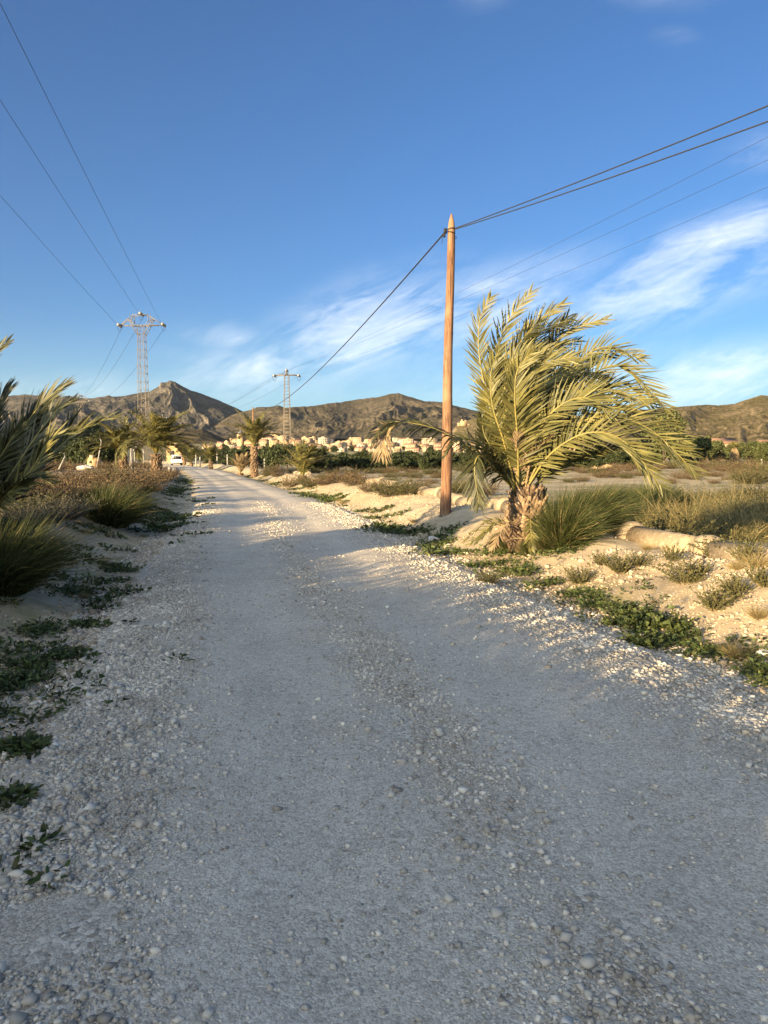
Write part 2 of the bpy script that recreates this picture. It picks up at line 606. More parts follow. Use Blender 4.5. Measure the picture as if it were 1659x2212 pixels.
def soil_mat():
    m_ = bpy.data.materials.new('dry_soil')
    m_.use_nodes = True
    t = NT(m_.node_tree)
    co = t.n('ShaderNodeTexCoord').outputs['Object']
    at = t.n('ShaderNodeAttribute'); at.attribute_name = 'green'
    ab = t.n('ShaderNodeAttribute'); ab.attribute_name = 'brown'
    big = t.noise(co, 0.35, 5)
    mid = t.noise(co, 4, 6, 0.65)
    c = t.mix(t.ramp(big, 0.35, 0.65), (0.45, 0.345, 0.205), (0.55, 0.435, 0.28))
    c = t.mix(t.m('MULTIPLY', t.ramp(mid, 0.4, 0.7), 0.6), c, (0.30, 0.235, 0.16))
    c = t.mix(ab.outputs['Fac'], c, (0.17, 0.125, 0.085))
    v1 = t.n('ShaderNodeTexVoronoi'); v1.inputs['Scale'].default_value = 28
    t.l(co, v1.inputs['Vector'])
    s1 = t.n('ShaderNodeSeparateColor'); t.l(v1.outputs['Color'], s1.inputs[0])
    st = t.m('MULTIPLY', t.ramp(v1.outputs['Distance'], 0.45, 0.25), t.ramp(s1.outputs[0], 0.55, 0.7))
    c = t.mix(t.m('MULTIPLY', st, 0.7), c, (0.52, 0.46, 0.38))
    gf = t.m('MULTIPLY', at.outputs['Fac'], t.ramp(t.noise(co, 2.2, 5, 0.7), 0.38, 0.58))
    c = t.mix(gf, c, t.mix(t.noise(co, 9, 3), (0.13, 0.14, 0.05), (0.24, 0.21, 0.09)))
    bs = t.n('ShaderNodeBsdfPrincipled')
    bs.inputs['Roughness'].default_value = 0.95
    bs.inputs['Specular IOR Level'].default_value = 0.1
    t.l(c, bs.inputs['Base Color'])
    b = t.n('ShaderNodeBump')
    b.inputs['Strength'].default_value = 0.8
    b.inputs['Distance'].default_value = 0.012
    h = t.m('ADD', t.noise(co, 14, 6, 0.7), t.m('MULTIPLY', st, 0.4))
    t.l(h, b.inputs['Height'])
    t.l(b.outputs[0], bs.inputs['Normal'])
    o = t.n('ShaderNodeOutputMaterial')
    t.l(bs.outputs[0], o.inputs[0])
    return m_


M['road'] = gravel_mat()
M['soil'] = soil_mat()


def fattr(me, name, vals):
    a = me.attributes.new(name, 'FLOAT', 'POINT')
    a.data.foreach_set('value', np.asarray(vals, np.float32))


def grid_faces(ny, nx):
    i = np.arange(ny - 1)[:, None] * nx
    j = np.arange(nx - 1)[None]
    return np.stack([i + j, i + j + 1, i + nx + j + 1, i + nx + j], -1).reshape(-1, 4)


# ------------------------------------------------------------------ ground
def spaced(a0, step, lim, g):
    out = [a0]
    s = step
    while out[-1] < lim:
        out.append(out[-1] + s)
        s *= g
    return out


ys = list(-np.array(spaced(0, 0.3, 9000, 1.13))[::-1][:-1]) + list(np.arange(0, 14, 0.08)) + spaced(14, 0.085, 11000, 1.022)
ur = np.array(list(np.arange(0, 7, 0.075)) + spaced(7, 0.085, 11000, 1.08))
us = np.concatenate([-ur[::-1][:-1], ur])
ys = np.array(ys)
YY, UU = np.meshgrid(ys, us, indexing='ij')
XX = road_c(YY) + UU
ZZ = H(XX, YY)
gm = mesh_np('ground', np.stack([XX, YY, ZZ], -1).reshape(-1, 3), grid_faces(len(ys), len(us)), True, [M['soil']])
dist = np.hypot(XX, YY)
gr = sstep(7, 10, UU) * sstep(-0.2, 0.08, fbm(XX / 14, YY / 3.0, 55, 3)) * 0.85 + sstep(150, 400, dist) * 0.7
gr = gr + 0.8 * sstep(2.35, 2.6, np.abs(UU)) * sstep(3.6, 3.0, np.abs(UU)) * sstep(0.0, 0.3, fbm(XX / 0.9, YY / 0.9, 57, 3))
fattr(gm, 'green', np.clip(gr, 0, 1).ravel())
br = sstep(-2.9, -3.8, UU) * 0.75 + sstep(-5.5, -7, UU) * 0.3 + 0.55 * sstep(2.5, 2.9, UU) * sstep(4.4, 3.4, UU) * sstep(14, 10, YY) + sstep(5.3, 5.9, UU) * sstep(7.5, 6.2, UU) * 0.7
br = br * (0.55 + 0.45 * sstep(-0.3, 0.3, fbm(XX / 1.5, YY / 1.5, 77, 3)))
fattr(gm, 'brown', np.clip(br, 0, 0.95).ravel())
ground = tag(link('ground', gm), kind='structure')

# road: a lens of gravel laid on the ground, ragged at its edges
ry = np.array(list(np.arange(-30, 1, 0.25)) + list(np.arange(1, 16, 0.06)) + spaced(16, 0.07, 215, 1.012))
ru = np.linspace(-2.75, 2.75, 90)
YY, UU = np.meshgrid(ry, ru, indexing='ij')
hw = 1.0 - 0.14 * sstep(20, 45, YY)
UU = UU * hw
XX = road_c(YY) + UU
edge = 2.3 * hw + 0.22 * fbm(YY / 1.1, UU * 0 + np.sign(UU) * 9, 91, 4)
lift = 0.03 * sstep(0.25, -0.15, np.abs(UU) - edge) - 0.018
ZZ = H(XX, YY) + lift
rm = mesh_np('road', np.stack([XX, YY, ZZ], -1).reshape(-1, 3), grid_faces(len(ry), len(ru)), True, [M['road']])


def looseness(u):
    return np.clip(sstep(-1.1, -2.0, u) + 0.55 * np.exp(-((u + 0.1) / 0.28) ** 2) + 0.95 * sstep(1.0, 2.0, u), 0, 1)


fattr(rm, 'loose', looseness(UU).ravel())
tag(link('road', rm), kind='structure')

# ------------------------------------------------------------------ gravel stones
phi = (1 + 5 ** 0.5) / 2
ICO = np.array([(-1, phi, 0), (1, phi, 0), (-1, -phi, 0), (1, -phi, 0), (0, -1, phi), (0, 1, phi), (0, -1, -phi), (0, 1, -phi), (phi, 0, -1), (phi, 0, 1), (-phi, 0, -1), (-phi, 0, 1)]) / math.sqrt(1 + phi * phi)
ICF = np.array([(0, 11, 5), (0, 5, 1), (0, 1, 7), (0, 7, 10), (0, 10, 11), (1, 5, 9), (5, 11, 4), (11, 10, 2), (10, 7, 6), (7, 1, 8), (3, 9, 4), (3, 4, 2), (3, 2, 6), (3, 6, 8), (3, 8, 9), (4, 9, 5), (2, 4, 11), (6, 2, 10), (8, 6, 7), (9, 8, 1)])


CUB = np.array([[x, y, z] for z in (-1, 1) for y in (-1, 1) for x in (-1, 1)], float) * 0.72
CUF = np.array([[0, 2, 3, 1], [4, 5, 7, 6], [0, 1, 5, 4], [1, 3, 7, 5], [3, 2, 6, 7], [2, 0, 4, 6]])
CUT = np.vstack([CUF[:, [0, 1, 2]], CUF[:, [0, 2, 3]]])


def stones(x, y, size, seed, sink=0.33, flat=(0.45, 0.8)):
    r = np.random.default_rng(seed)
    n = len(x)
    v = np.repeat(CUB[None], n, 0) * (1 + 0.7 * (r.random((n, 8, 3)) - 0.5))
    sc = np.stack([r.uniform(0.8, 1.25, n), r.uniform(0.6, 1.0, n), r.uniform(flat[0], flat[1], n)], -1) * size[:, None] * 0.5
    # random tilt of the shape before scaling keeps facets varied
    a = r.uniform(0, 6.28, n)
    ca, sa = np.cos(a), np.sin(a)
    v = np.stack([v[..., 0] * ca[:, None] - v[..., 2] * sa[:, None], v[..., 1], v[..., 0] * sa[:, None] + v[..., 2] * ca[:, None]], -1)
    v = v * sc[:, None]
    a = r.uniform(0, 6.28, n)
    ca, sa = np.cos(a), np.sin(a)
    v = np.stack([v[..., 0] * ca[:, None] - v[..., 1] * sa[:, None], v[..., 0] * sa[:, None] + v[..., 1] * ca[:, None], v[..., 2]], -1)
    z = H(x, y) + 0.012 * (np.abs(x - road_c(y)) < 2.2)
    v = v + np.stack([x, y, z + sc[:, 2] * (1 - 2 * sink)], -1)[:, None]
    f = CUT[None] + (np.arange(n) * 8)[:, None, None]
    return v.reshape(-1, 3), f.reshape(-1, 3)


def scatter(n, y0, y1, u0, u1, pw=1.0):
    # denser towards the camera
    k = rng.random(n)
    y = y0 * (y1 / y0) ** (k ** pw)
    u = rng.uniform(u0, u1, n)
    return road_c(y) + u, y, u


xs_, yk_, us_ = scatter(620000, 1.25, 24, -2.75, 2.75)
keep = rng.random(len(xs_)) < (0.10 + 0.95 * looseness(us_)) * (0.25 + 0.95 * vnoise(xs_ * 1.7, yk_ * 1.7, 5)) * (1 - .45 * sstep(5, 12, yk_)) * np.clip(yk_ / 4.0, 0.6, 1) * 0.95
keep &= vnoise(xs_ * 0.9, yk_ * 0.9, 61) > 0.03
x_, y_, u_ = xs_[keep], yk_[keep], us_[keep]
size = np.clip(rng.lognormal(math.log(0.0100), 0.55, len(x_)), 0.005, 0.05) * (0.85 + 0.4 * looseness(u_) + 0.0 * u_) * np.clip(0.85 + y_ / 40, 0.85, 1.2)
stone_mat = pmat('gravel_stone', (0.66, 0.58, 0.47), (0.50, 0.43, 0.34), 2.0, 0.95, 0.3, 120, island=0.38, spec=.1, c3=(0.40, 0.33, 0.25), bdist=0.003)
v_, f_ = stones(x_, y_, size, 3)
print('gravel stones', len(x_))
tag(link('gravel', mesh_np('gravel', v_, f_, False, [stone_mat])), 'loose pale gravel lying over the whole track', 'gravel', kind='stuff')
# rubble on the banks
xs_, yk_, us_ = scatter(90000, 2.0, 45, 2.3, 5.3)
xl_, yl_, ul_ = scatter(34000, 2.4, 25, -5.0, -2.3)
x_, y_, u_ = np.concatenate([xs_, xl_]), np.concatenate([yk_, yl_]), np.concatenate([us_, ul_])
keep = (vnoise(x_ * 1.3, y_ * 1.3, 15) > 0.42 - .42 * (np.abs(x_ - road_c(y_)) < 3.0)) & (rng.random(len(x_)) < 0.55 * np.clip(y_ / 6, 0.3, 1))
x_, y_ = x_[keep], y_[keep]
size = np.clip(rng.lognormal(math.log(0.018), 0.55, len(x_)), 0.007, 0.10)
v_, f_ = stones(x_, y_, size, 4)
tag(link('rubble', mesh_np('rubble', v_, f_, False, [pmat('bank_stone', (0.46, 0.37, 0.26), (0.33, 0.26, 0.18), 2.0, 0.95, 0.3, 90, island=0.4, spec=.1, bdist=0.004)])),
    'small stones and crumbs of earth strewn over both banks', 'rubble', kind='stuff')


def boulder(name, px, py, wpx, label, h=0.55, seed=1, mat=None, cat='rock'):
    p = G(px, py)
    d = p[1]
    s = wpx / 1534 * d
    r = np.random.default_rng(seed)
    # subdivided icosphere, chipped
    import bmesh
    bm = bmesh.new()
    bmesh.ops.create_icosphere(bm, subdivisions=3, radius=0.5)
    V_ = np.array([v.co[:] for v in bm.verts])
    for k in range(16):
        nrm = r.normal(size=3); nrm /= np.linalg.norm(nrm)
        lim = r.uniform(0.25, 0.38)
        dd = V_ @ nrm
        V_ = V_ - np.where(dd > lim, dd - lim, 0)[:, None] * nrm
    V_ += 0.02 * (vnoise(V_[:, 0] * 9 + seed, V_[:, 1] * 9 + V_[:, 2] * 7, seed)[:, None] - 0.5)
    V_ = V_ * np.array([s, s * r.uniform(0.6, 0.8), s * h])
    for v, c in zip(bm.verts, V_): v.co = c
    me = bpy.data.meshes.new(name)
    bm.to_mesh(me); bm.free()
    me.materials.append(mat or M['rock'])
    o = link(name, me, None, (p[0], p[1], p[2] + s * h * 0.22), (r.uniform(-.1, .1), r.uniform(-.1, .1), r.uniform(-0.5, 0.5)))
    return tag(o, label, cat)


for i, (px, py, wp, lb, h) in enumerate([
    (936, 1172, 38, 'large pale rock at the right road edge between the pole and the big palm', .6),
    (968, 1181, 13, 'small pale rock just left of the big palm base', .8),
    (1213, 1221, 0, '', 0),
    (66, 1375, 17, 'rounded grey rock on the shaded left verge beside the tall grass', .75),
    (131, 1136, 0, '', 0),
    (119, 1137, 14, 'small rock on the shaded left slope', .5),
    (164, 1560, 0, '', 0),
    (1310, 1402, 15, 'tan stone in the sunlit patch at the right road edge', .6),
    (1236, 1571, 44, 'flat grey stone slab sunk into the right half of the road', .16),
    (1650, 1412, 40, 'pale broken rock at the right end of the weeds', .4),
    (709, 2086, 21, 'egg shaped pale stone standing alone in the left half of the road', .85),
    (711, 2115, 15, 'small pale stone just below the egg shaped stone', .7),
    (988, 2086, 32, 'biggest pale angular stone near the bottom centre of the road', .75),
    (1022, 2100, 24, 'bright angular stone just right of the biggest foreground stone', .7),
    (957, 2127, 20, 'upright pale stone just left below the biggest foreground stone', .95),
    (1008, 2150, 20, 'grey brown stone below the biggest foreground stone', .8),
    (1075, 1920, 0, '', 0),
    (477, 1973, 0, '', 0),
    (127, 1872, 40, 'flat grey stone sunk into the gravel near the left edge', .25),
    (262, 1910, 26, 'pale flat stone among the loose gravel on the left', .45),
    (1495, 1755, 30, 'flat square stone half buried in the right side of the road', .3),
    (1408, 1540, 0, '', 0),
    (1565, 1885, 28, 'pale block shaped stone on the right part of the road', .3),
    (901, 1930, 17, 'red brown stone in the middle of the road', .5),
    (655, 2215, 26, 'pale stone cut by the bottom edge in the middle of the picture', .6),
    (1430, 2190, 40, 'large pale stone sunk in the wheel track at the lower right', .3),
    (520, 1905, 30, 'flat bluish stone pressed into the left wheel track', .15),
    (118, 1570, 16, 'orange tinted stone among the weeds on the left', .7),
    (97, 1545, 18, 'white stone among the weeds at the left verge', .7),
    (187, 1535, 20, 'pale stone where the left weeds meet the gravel', .6),
    (390, 1725, 22, 'bright flat stone in the left wheel track', .3)]):
    if wp:
        boulder('rock' if wp > 30 else 'stone', px, py, wp, lb, h, i + 5)
boulder('boulder', 830, 1046, 40, 'pale tilted boulder beyond the pipes left of the pole', .55, 77, M['concrete'])

# ------------------------------------------------------------------ mountains
def hill(name, sky_, d_crest, d_foot, foot_py, amp, freq, mat, seed, back=1.6, ext=350, nx=1000, nr=210, power=1.25):
    sx_, sy_ = zip(*sky_)
    px = np.linspace(min(sx_), max(sx_), nx)
    prof = np.interp(px, sx_, sy_)
    kk = np.ones(61) / 61
    psm = np.convolve(np.pad(prof, 30, 'edge'), kk, 'valid')
    prof = prof + 1.1 * fbm(px / 9.0, px * 0 + seed, seed, 4, 0.6)
    t = np.concatenate([np.linspace(0, 1, nr), 1 + np.linspace(0.04, 1, 14)])
    PX, T = np.meshgrid(px, t, indexing='ij')
    wt = np.clip(t, 0, 1)[None] ** 5
    PR = prof[:, None] * wt + psm[:, None] * (1 - wt)
    dirx = (PX - 829.5) / 1534 * cp
    D = d_foot + (d_crest - d_foot) * np.clip(T, 0, 1) + (T > 1) * (T - 1) * (d_crest - d_foot) * back
    D = D * (1 + 0.06 * fbm(PX / 130, PX * 0, seed + 5, 3))
    X = dirx * D
    lat = dirx * d_crest
    zc = EYE + (986 - PR) / 1534 * d_crest * (1 + 0.06 * fbm(PX / 130, PX * 0, seed + 5, 3))
    zf = EYE + (986 - foot_py) / 1534 * d_foot
    s = np.where(T <= 1, np.clip(T, 0, 1) ** power, np.clip(1 - (T - 1) * 0.9, 0, 1))
    Z = zf + (zc - zf) * s
    hgt = np.clip(zc - zf, 5, None)
    wmask = np.clip(np.sin(np.pi * np.clip(T, 0, 1) ** 0.85), 0, 1) ** 0.8
    wl = lat / freq
    warp = 0.9 * fbm(lat / freq * 0.7, T * 2.2, seed + 9, 3)
    r1 = 1 - np.abs(2 * vnoise(wl + warp - T * 1.1, T * 1.1 + seed, seed + 1) - 1)
    r2 = 1 - np.abs(2 * vnoise(wl * 2.6 + warp * 2 + T * 1.4, T * 2.6, seed + 2) - 1)
    r3 = 1 - np.abs(2 * vnoise(wl * 6.5 + warp * 4, T * 7, seed + 3) - 1)
    r4 = fbm(wl * 14, T * 22, seed + 4, 3)
    r5 = 1 - np.abs(2 * vnoise(wl * 17 + warp * 9, T * 13, seed + 6) - 1)
    disp = (r1 - 0.55) * 1.0 + (r2 - 0.5) * 0.36 + (r3 - 0.5) * 0.17 + (r5 - .5) * .06 + r4 * 0.08
    Z = Z + amp * hgt * wmask * disp
    Z = np.where(T > 1, Z, np.minimum(Z, zc * (D / d_crest) + 2))
    me = mesh_np(name, np.stack([X, D * 1.0, Z], -1).reshape(-1, 3), grid_faces(len(px), len(t))[:, ::-1], True, [mat])
    return tag(link(name, me), kind='structure')


def rock_mat(name, scrub, rock, pale, s=1.0, dots=0.6, lo=0.36, hi=0.56):
    m_ = bpy.data.materials.new(name)
    m_.use_nodes = True
    t = NT(m_.node_tree)
    co = t.n('ShaderNodeTexCoord').outputs['Object']
    mp = t.n('ShaderNodeMapping')
    mp.inputs['Scale'].default_value = (s, s, s * 1.6)
    t.l(co, mp.inputs[0])
    v = mp.outputs[0]
    a = t.noise(v, 0.010, 8, 0.68)
    b = t.noise(v, 0.045, 6, 0.65)
    geo = t.n('ShaderNodeNewGeometry')
    sz = t.n('ShaderNodeSeparateXYZ')
    t.l(geo.outputs['Normal'], sz.inputs[0])
    steep = t.ramp(sz.outputs[2], 0.9, 0.55)
    f = t.ramp(t.m('ADD', t.m('MULTIPLY', a, 0.85), t.m('MULTIPLY', steep, 0.17)), lo, hi)
    c = t.mix(f, scrub, rock)
    c = t.mix(t.ramp(t.m('ADD', t.m('MULTIPLY', b, 0.8), t.m('MULTIPLY', steep, 0.14)), 0.50, 0.62), c, pale)
    vo = t.n('ShaderNodeTexVoronoi')
    vo.inputs['Scale'].default_value = 0.05 * s
    t.l(co, vo.inputs['Vector'])
    dens = t.ramp(t.noise(co, 0.004 * s, 4), 0.36, 0.52)
    d_ = t.m('MULTIPLY', t.m('MULTIPLY', t.ramp(vo.outputs['Distance'], 0.42, 0.28), dots), dens)
    c = t.mix(d_, c, (0.035, 0.04, 0.02))
    c = t.mix(t.m('MULTIPLY', t.ramp(t.noise(v, 0.11, 4, 0.7), 0.5, 0.6), 0.45), c, (0.06, 0.055, 0.032))
    bs = t.n('ShaderNodeBsdfPrincipled')
    bs.inputs['Roughness'].default_value = 1.0
    bs.inputs['Specular IOR Level'].default_value = 0.0
    t.l(c, bs.inputs['Base Color'])
    bp = t.n('ShaderNodeBump')
    bp.inputs['Strength'].default_value = 0.8
    bp.inputs['Distance'].default_value = 16.0 / s
    t.l(t.m('ADD', t.m('MULTIPLY', a, 0.7), t.m('MULTIPLY', b, 0.7)), bp.inputs['Height'])
    t.l(bp.outputs[0], bs.inputs['Normal'])
    o = t.n('ShaderNodeOutputMaterial')
    t.l(bs.outputs[0], o.inputs[0])
    return m_


ML = rock_mat('mountain_scrub', (0.082, 0.073, 0.062), (0.16, 0.132, 0.108), (0.37, 0.29, 0.23), 0.8, 0.6)
MC = rock_mat('ridge_scrub', (0.095, 0.079, 0.056), (0.165, 0.128, 0.09), (0.36, 0.27, 0.185), 1.1, 0.5)
MR = rock_mat('hill_scrub', (0.15, 0.12, 0.06), (0.30, 0.22, 0.13), (0.48, 0.37, 0.23), 2.6, 0.9)
hill('mountain', [(-420, 880), (-200, 850), (-80, 866), (19, 857), (60, 854), (100, 857), (151, 855), (176, 861), (201, 862), (239, 852), (250, 856), (264, 855), (289, 850), (327, 848), (337, 842),
                  (347, 836), (351, 828), (362, 828), (372, 824.5), (382, 827), (400, 838), (417, 846), (430, 849), (477, 867), (523, 888), (560, 902), (640, 925), (720, 950)],
     4600, 2300, 952, 0.24, 420, ML, 12)
hill('ridge', [(400, 960), (470, 915), (505, 896), (541, 888), (555, 881), (581, 880), (604, 877), (615, 880), (657, 877), (685, 875), (708, 872), (731, 871), (768, 865), (782, 863), (818, 859), (842, 853),
               (860, 850.5), (889, 860), (916, 868), (955, 870), (991, 880), (1035, 889), (1100, 893), (1200, 899), (1300, 905), (1500, 915), (1700, 925)],
     3500, 1900, 948, 0.32, 360, MC, 31)
hill('castle_hill', [(930, 968), (965, 945), (985, 922), (1000, 913), (1020, 905), (1060, 897), (1110, 893), (1170, 897), (1240, 905), (1330, 922), (1400, 945), (1450, 965)],
     1500, 1050, 966, 0.22, 110, MR, 44, nx=350, nr=80)
hill('right_hill', [(1180, 975), (1260, 935), (1310, 908), (1348, 894), (1378, 886), (1420, 884), (1470, 879), (1514, 875.5), (1547, 877), (1581, 874), (1610, 864), (1639, 853.5), (1659, 855), (1720, 848), (1850, 830), (2100, 850), (2400, 880)],
     1400, 620, 972, 0.26, 120, MR, 59, nx=600, nr=110)
hill('dark_knoll', [(290, 962), (330, 940), (365, 931), (384, 930), (400, 925), (419, 928), (437, 928), (458, 935), (486, 949), (505, 960), (530, 968)],
     1700, 1250, 966, 0.18, 120, rock_mat('knoll_scrub', (0.075, 0.06, 0.04), (0.15, 0.11, 0.07), (0.28, 0.2, 0.12), 2, 0.6), 63, nx=260, nr=60)

# a ruin on the castle hill
rp = P(1001, 914, 1440)
mb = MB()
mb.box((0, 0, 3), (13, 8, 10)); mb.box((-9, 0, 1), (6, 6, 7)); mb.box((9, 1, 0), (7, 6, 5)); mb.box((-3, -1, 9.5), (4, 3, 4)); mb.box((4.2, 1, 9), (3, 3, 2.6))
o = mb.build('castle_ruin', pmat('ruin_stone', (0.42, 0.30, 0.17), (0.34, 0.24, 0.14), 0.3, 0.95, 0.5, 1.0, bdist=.3))
o.location = (rp[0], rp[1], rp[2] - 4)
tag(o, 'golden ruined castle walls on the crest of the hill behind the pole', 'ruin')

# ------------------------------------------------------------------ vegetation generators
def unit(v):
    return v / (np.linalg.norm(v, axis=-1, keepdims=True) + 1e-9)


def blades(P_, D_, L_, W_, B_, segs=3, r=None, prof=None, ref=None):
    """thin curved strips: root, direction, length, half width, bend"""
    n = len(P_)
    t = np.linspace(0, 1, segs + 1)
    if prof is None:
        prof = np.array([0.7 + 1.2 * s * (1 - s) - 0.65 * s for s in t])
    D_ = unit(D_)
    c = P_[:, None] + L_[:, None, None] * (D_[:, None] * t[None, :, None] + B_[:, None] * (t ** 2)[None, :, None])
    tg = unit(D_[:, None] + 2 * B_[:, None] * t[None, :, None])
    if ref is None:
        ref = unit((r or rng).normal(size=(n, 3)))
    side = unit(np.cross(tg, np.broadcast_to(ref[:, None], tg.shape)))
    wv = side * (W_[:, None] * prof[None])[..., None]
    v = np.stack([c - wv, c + wv], 2).reshape(n, -1, 3)
    k = 2 * (segs + 1)
    q = np.array([[2 * i, 2 * i + 1, 2 * i + 3, 2 * i + 2] for i in range(segs)])
    f = q[None] + (np.arange(n) * k)[:, None, None]
    return v.reshape(-1, 3), f.reshape(-1, 4)


def tussock_mesh(name, n, h, rad, wind=(0.5, 0, -0.35), seed=1, mat=None, wdt=0.006, spread=0.55):
    r = np.random.default_rng(seed)
    a = r.uniform(0, 6.28, n)
    q = np.sqrt(r.random(n))
    root = np.stack([np.cos(a) * q * rad * 0.5, np.sin(a) * q * rad * 0.5, np.full(n, -0.06)], -1)
    D_ = np.stack([np.cos(a) * q * spread, np.sin(a) * q * spread, np.ones(n)], -1) + r.normal(0, 0.24, (n, 3))
    L_ = h * r.uniform(0.3, 1.25, n) * (0.75 + 0.5 * vnoise(np.cos(a) * q * 4 + 9, np.sin(a) * q * 4 + 9, seed)) * (1 - 0.25 * q)
    B_ = np.stack([np.cos(a) * q * 0.35, np.sin(a) * q * 0.35, -0.22 * np.ones(n)], -1) * r.uniform(0.2, 1.5, (n, 1)) + np.array(wind) * r.uniform(0.3, 1.0, (n, 1))
    v, f = blades(root, D_, L_, np.full(n, wdt) * r.uniform(0.6, 1.3, n), B_, 4, r)
    fm = np.repeat((r.random(n) < .08).astype(int), 4)
    return mesh_np(name, v, f, False, [mat or M['grass'], M['straw']], fm)


def shrub_mesh(name, stems, h, rad, leaves=14, lsize=0.02, seed=1, mats=None, spread=0.9, twig=0.0025, wind=0.1, lw=0.35):
    """many thin stems fanning out, small leaves along them"""
    r = np.random.default_rng(seed)
    a = r.uniform(0, 6.28, stems)
    q = np.sqrt(r.random(stems))
    root = np.stack([np.cos(a) * q * rad * 0.55, np.sin(a) * q * rad * 0.55, np.full(stems, -0.05)], -1)
    lump = 0.75 + 0.5 * vnoise(np.cos(a) * 2 + 3 + q * 2, np.sin(a) * 2 + 3, seed)
    D_ = unit(np.stack([np.cos(a) * q * spread, np.sin(a) * q * spread, np.ones(stems)], -1) + r.normal(0, 0.22, (stems, 3)))
    L_ = h * r.uniform(0.55, 1.1, stems) * lump
    B_ = r.normal(0, 0.14, (stems, 3)) + np.array([wind, 0, -0.05])
    v, f = blades(root, D_, L_, np.full(stems, twig), B_, 3, r, np.array([1, .8, .6, .3]))
    m = leaves
    t = r.uniform(0.12, 1.0, (stems, m)) ** 0.8
    c = root[:, None] + L_[:, None, None] * (D_[:, None] * t[..., None] + B_[:, None] * (t ** 2)[..., None])
    n = stems * m
    c = c.reshape(-1, 3)
    tw = np.repeat(D_, m, 0)
    dl = unit(tw * 0.8 + r.normal(0, 0.75, (n, 3)))
    ls = lsize * r.uniform(0.5, 1.6, n)
    v2, f2 = blades(c, dl, ls, ls * lw, r.normal(0, 0.1, (n, 3)), 1, r, np.array([1.0, 0.55]))
    fm = np.concatenate([np.ones(len(f), int), np.zeros(len(f2), int)])
    return mesh_np(name, np.vstack([v, v2]), np.vstack([f, f2 + len(v)]), False, mats, fm)


def crown_mesh(name, h, rx, nclump, per, lsize, seed, mat, base=0.25, lump=0.35):
    r = np.random.default_rng(seed)
    # lobes
    nl = 9
    la = r.uniform(0, 6.28, nl); lz = r.uniform(base + 0.15, 0.85, nl) * h; lr = r.uniform(0.1, 0.62, nl) * rx
    lc = np.stack([np.cos(la) * lr, np.sin(la) * lr, lz], -1)
    ls = r.uniform(0.34, 0.58, nl) * rx
    k = r.integers(0, nl, nclump)
    d = unit(r.normal(size=(nclump, 3)))
    q = r.random(nclump) ** 0.45
    cc = lc[k] + d * (ls[k] * q)[:, None] * np.array([1, 1, 0.85])
    n = nclump * per
    c = np.repeat(cc, per, 0) + r.normal(0, 1, (n, 3)) * rx * 0.085
    c[:, 2] = np.maximum(c[:, 2], base * h * 0.6)
    dl = unit(r.normal(size=(n, 3)) + np.array([0, 0, 0.3]))
    s = lsize * r.uniform(0.5, 1.5, n)
    v, f = blades(c, dl, s, s * 0.36, r.normal(0, 0.15, (n, 3)), 1, r, np.array([1.0, 0.5]))
    return mesh_np(name, v, f, False, [mat]), lc


def make_tree(name, h, rx, seed, mat, nclump=260, per=26, lsize=0.2, base=0.25, tr=0.09):
    me, lc = crown_mesh('crown', h, rx, nclump, per, lsize, seed, mat, base)
    root = thing(name, None, None)
    link('crown', me, root)
    mb = MB()
    r = np.random.default_rng(seed + 1)
    fork = np.array([0, 0, h * base * 0.9])
    mb.tube([(0, 0, -0.2), (r.normal(0, .04), r.normal(0, .04), h * base * 0.5), fork], [tr * 1.35, tr, tr * 0.85], 8)
    for c in lc:
        mid = (fork + c) / 2 + r.normal(0, 0.06, 3) * rx
        mb.tube([fork, mid, c], [tr * 0.6, tr * 0.35, tr * 0.12], 6)
    mb.build('trunk', M['bark'], root, True)
    return root


# ------------------------------------------------------------------ palms
def catmull(pts, n):
    pts = np.asarray(pts, float)
    s = np.linspace(0, len(pts) - 1, n)
    return np.stack([hermite(np.arange(len(pts)), pts[:, k], s) for k in range(3)], -1)


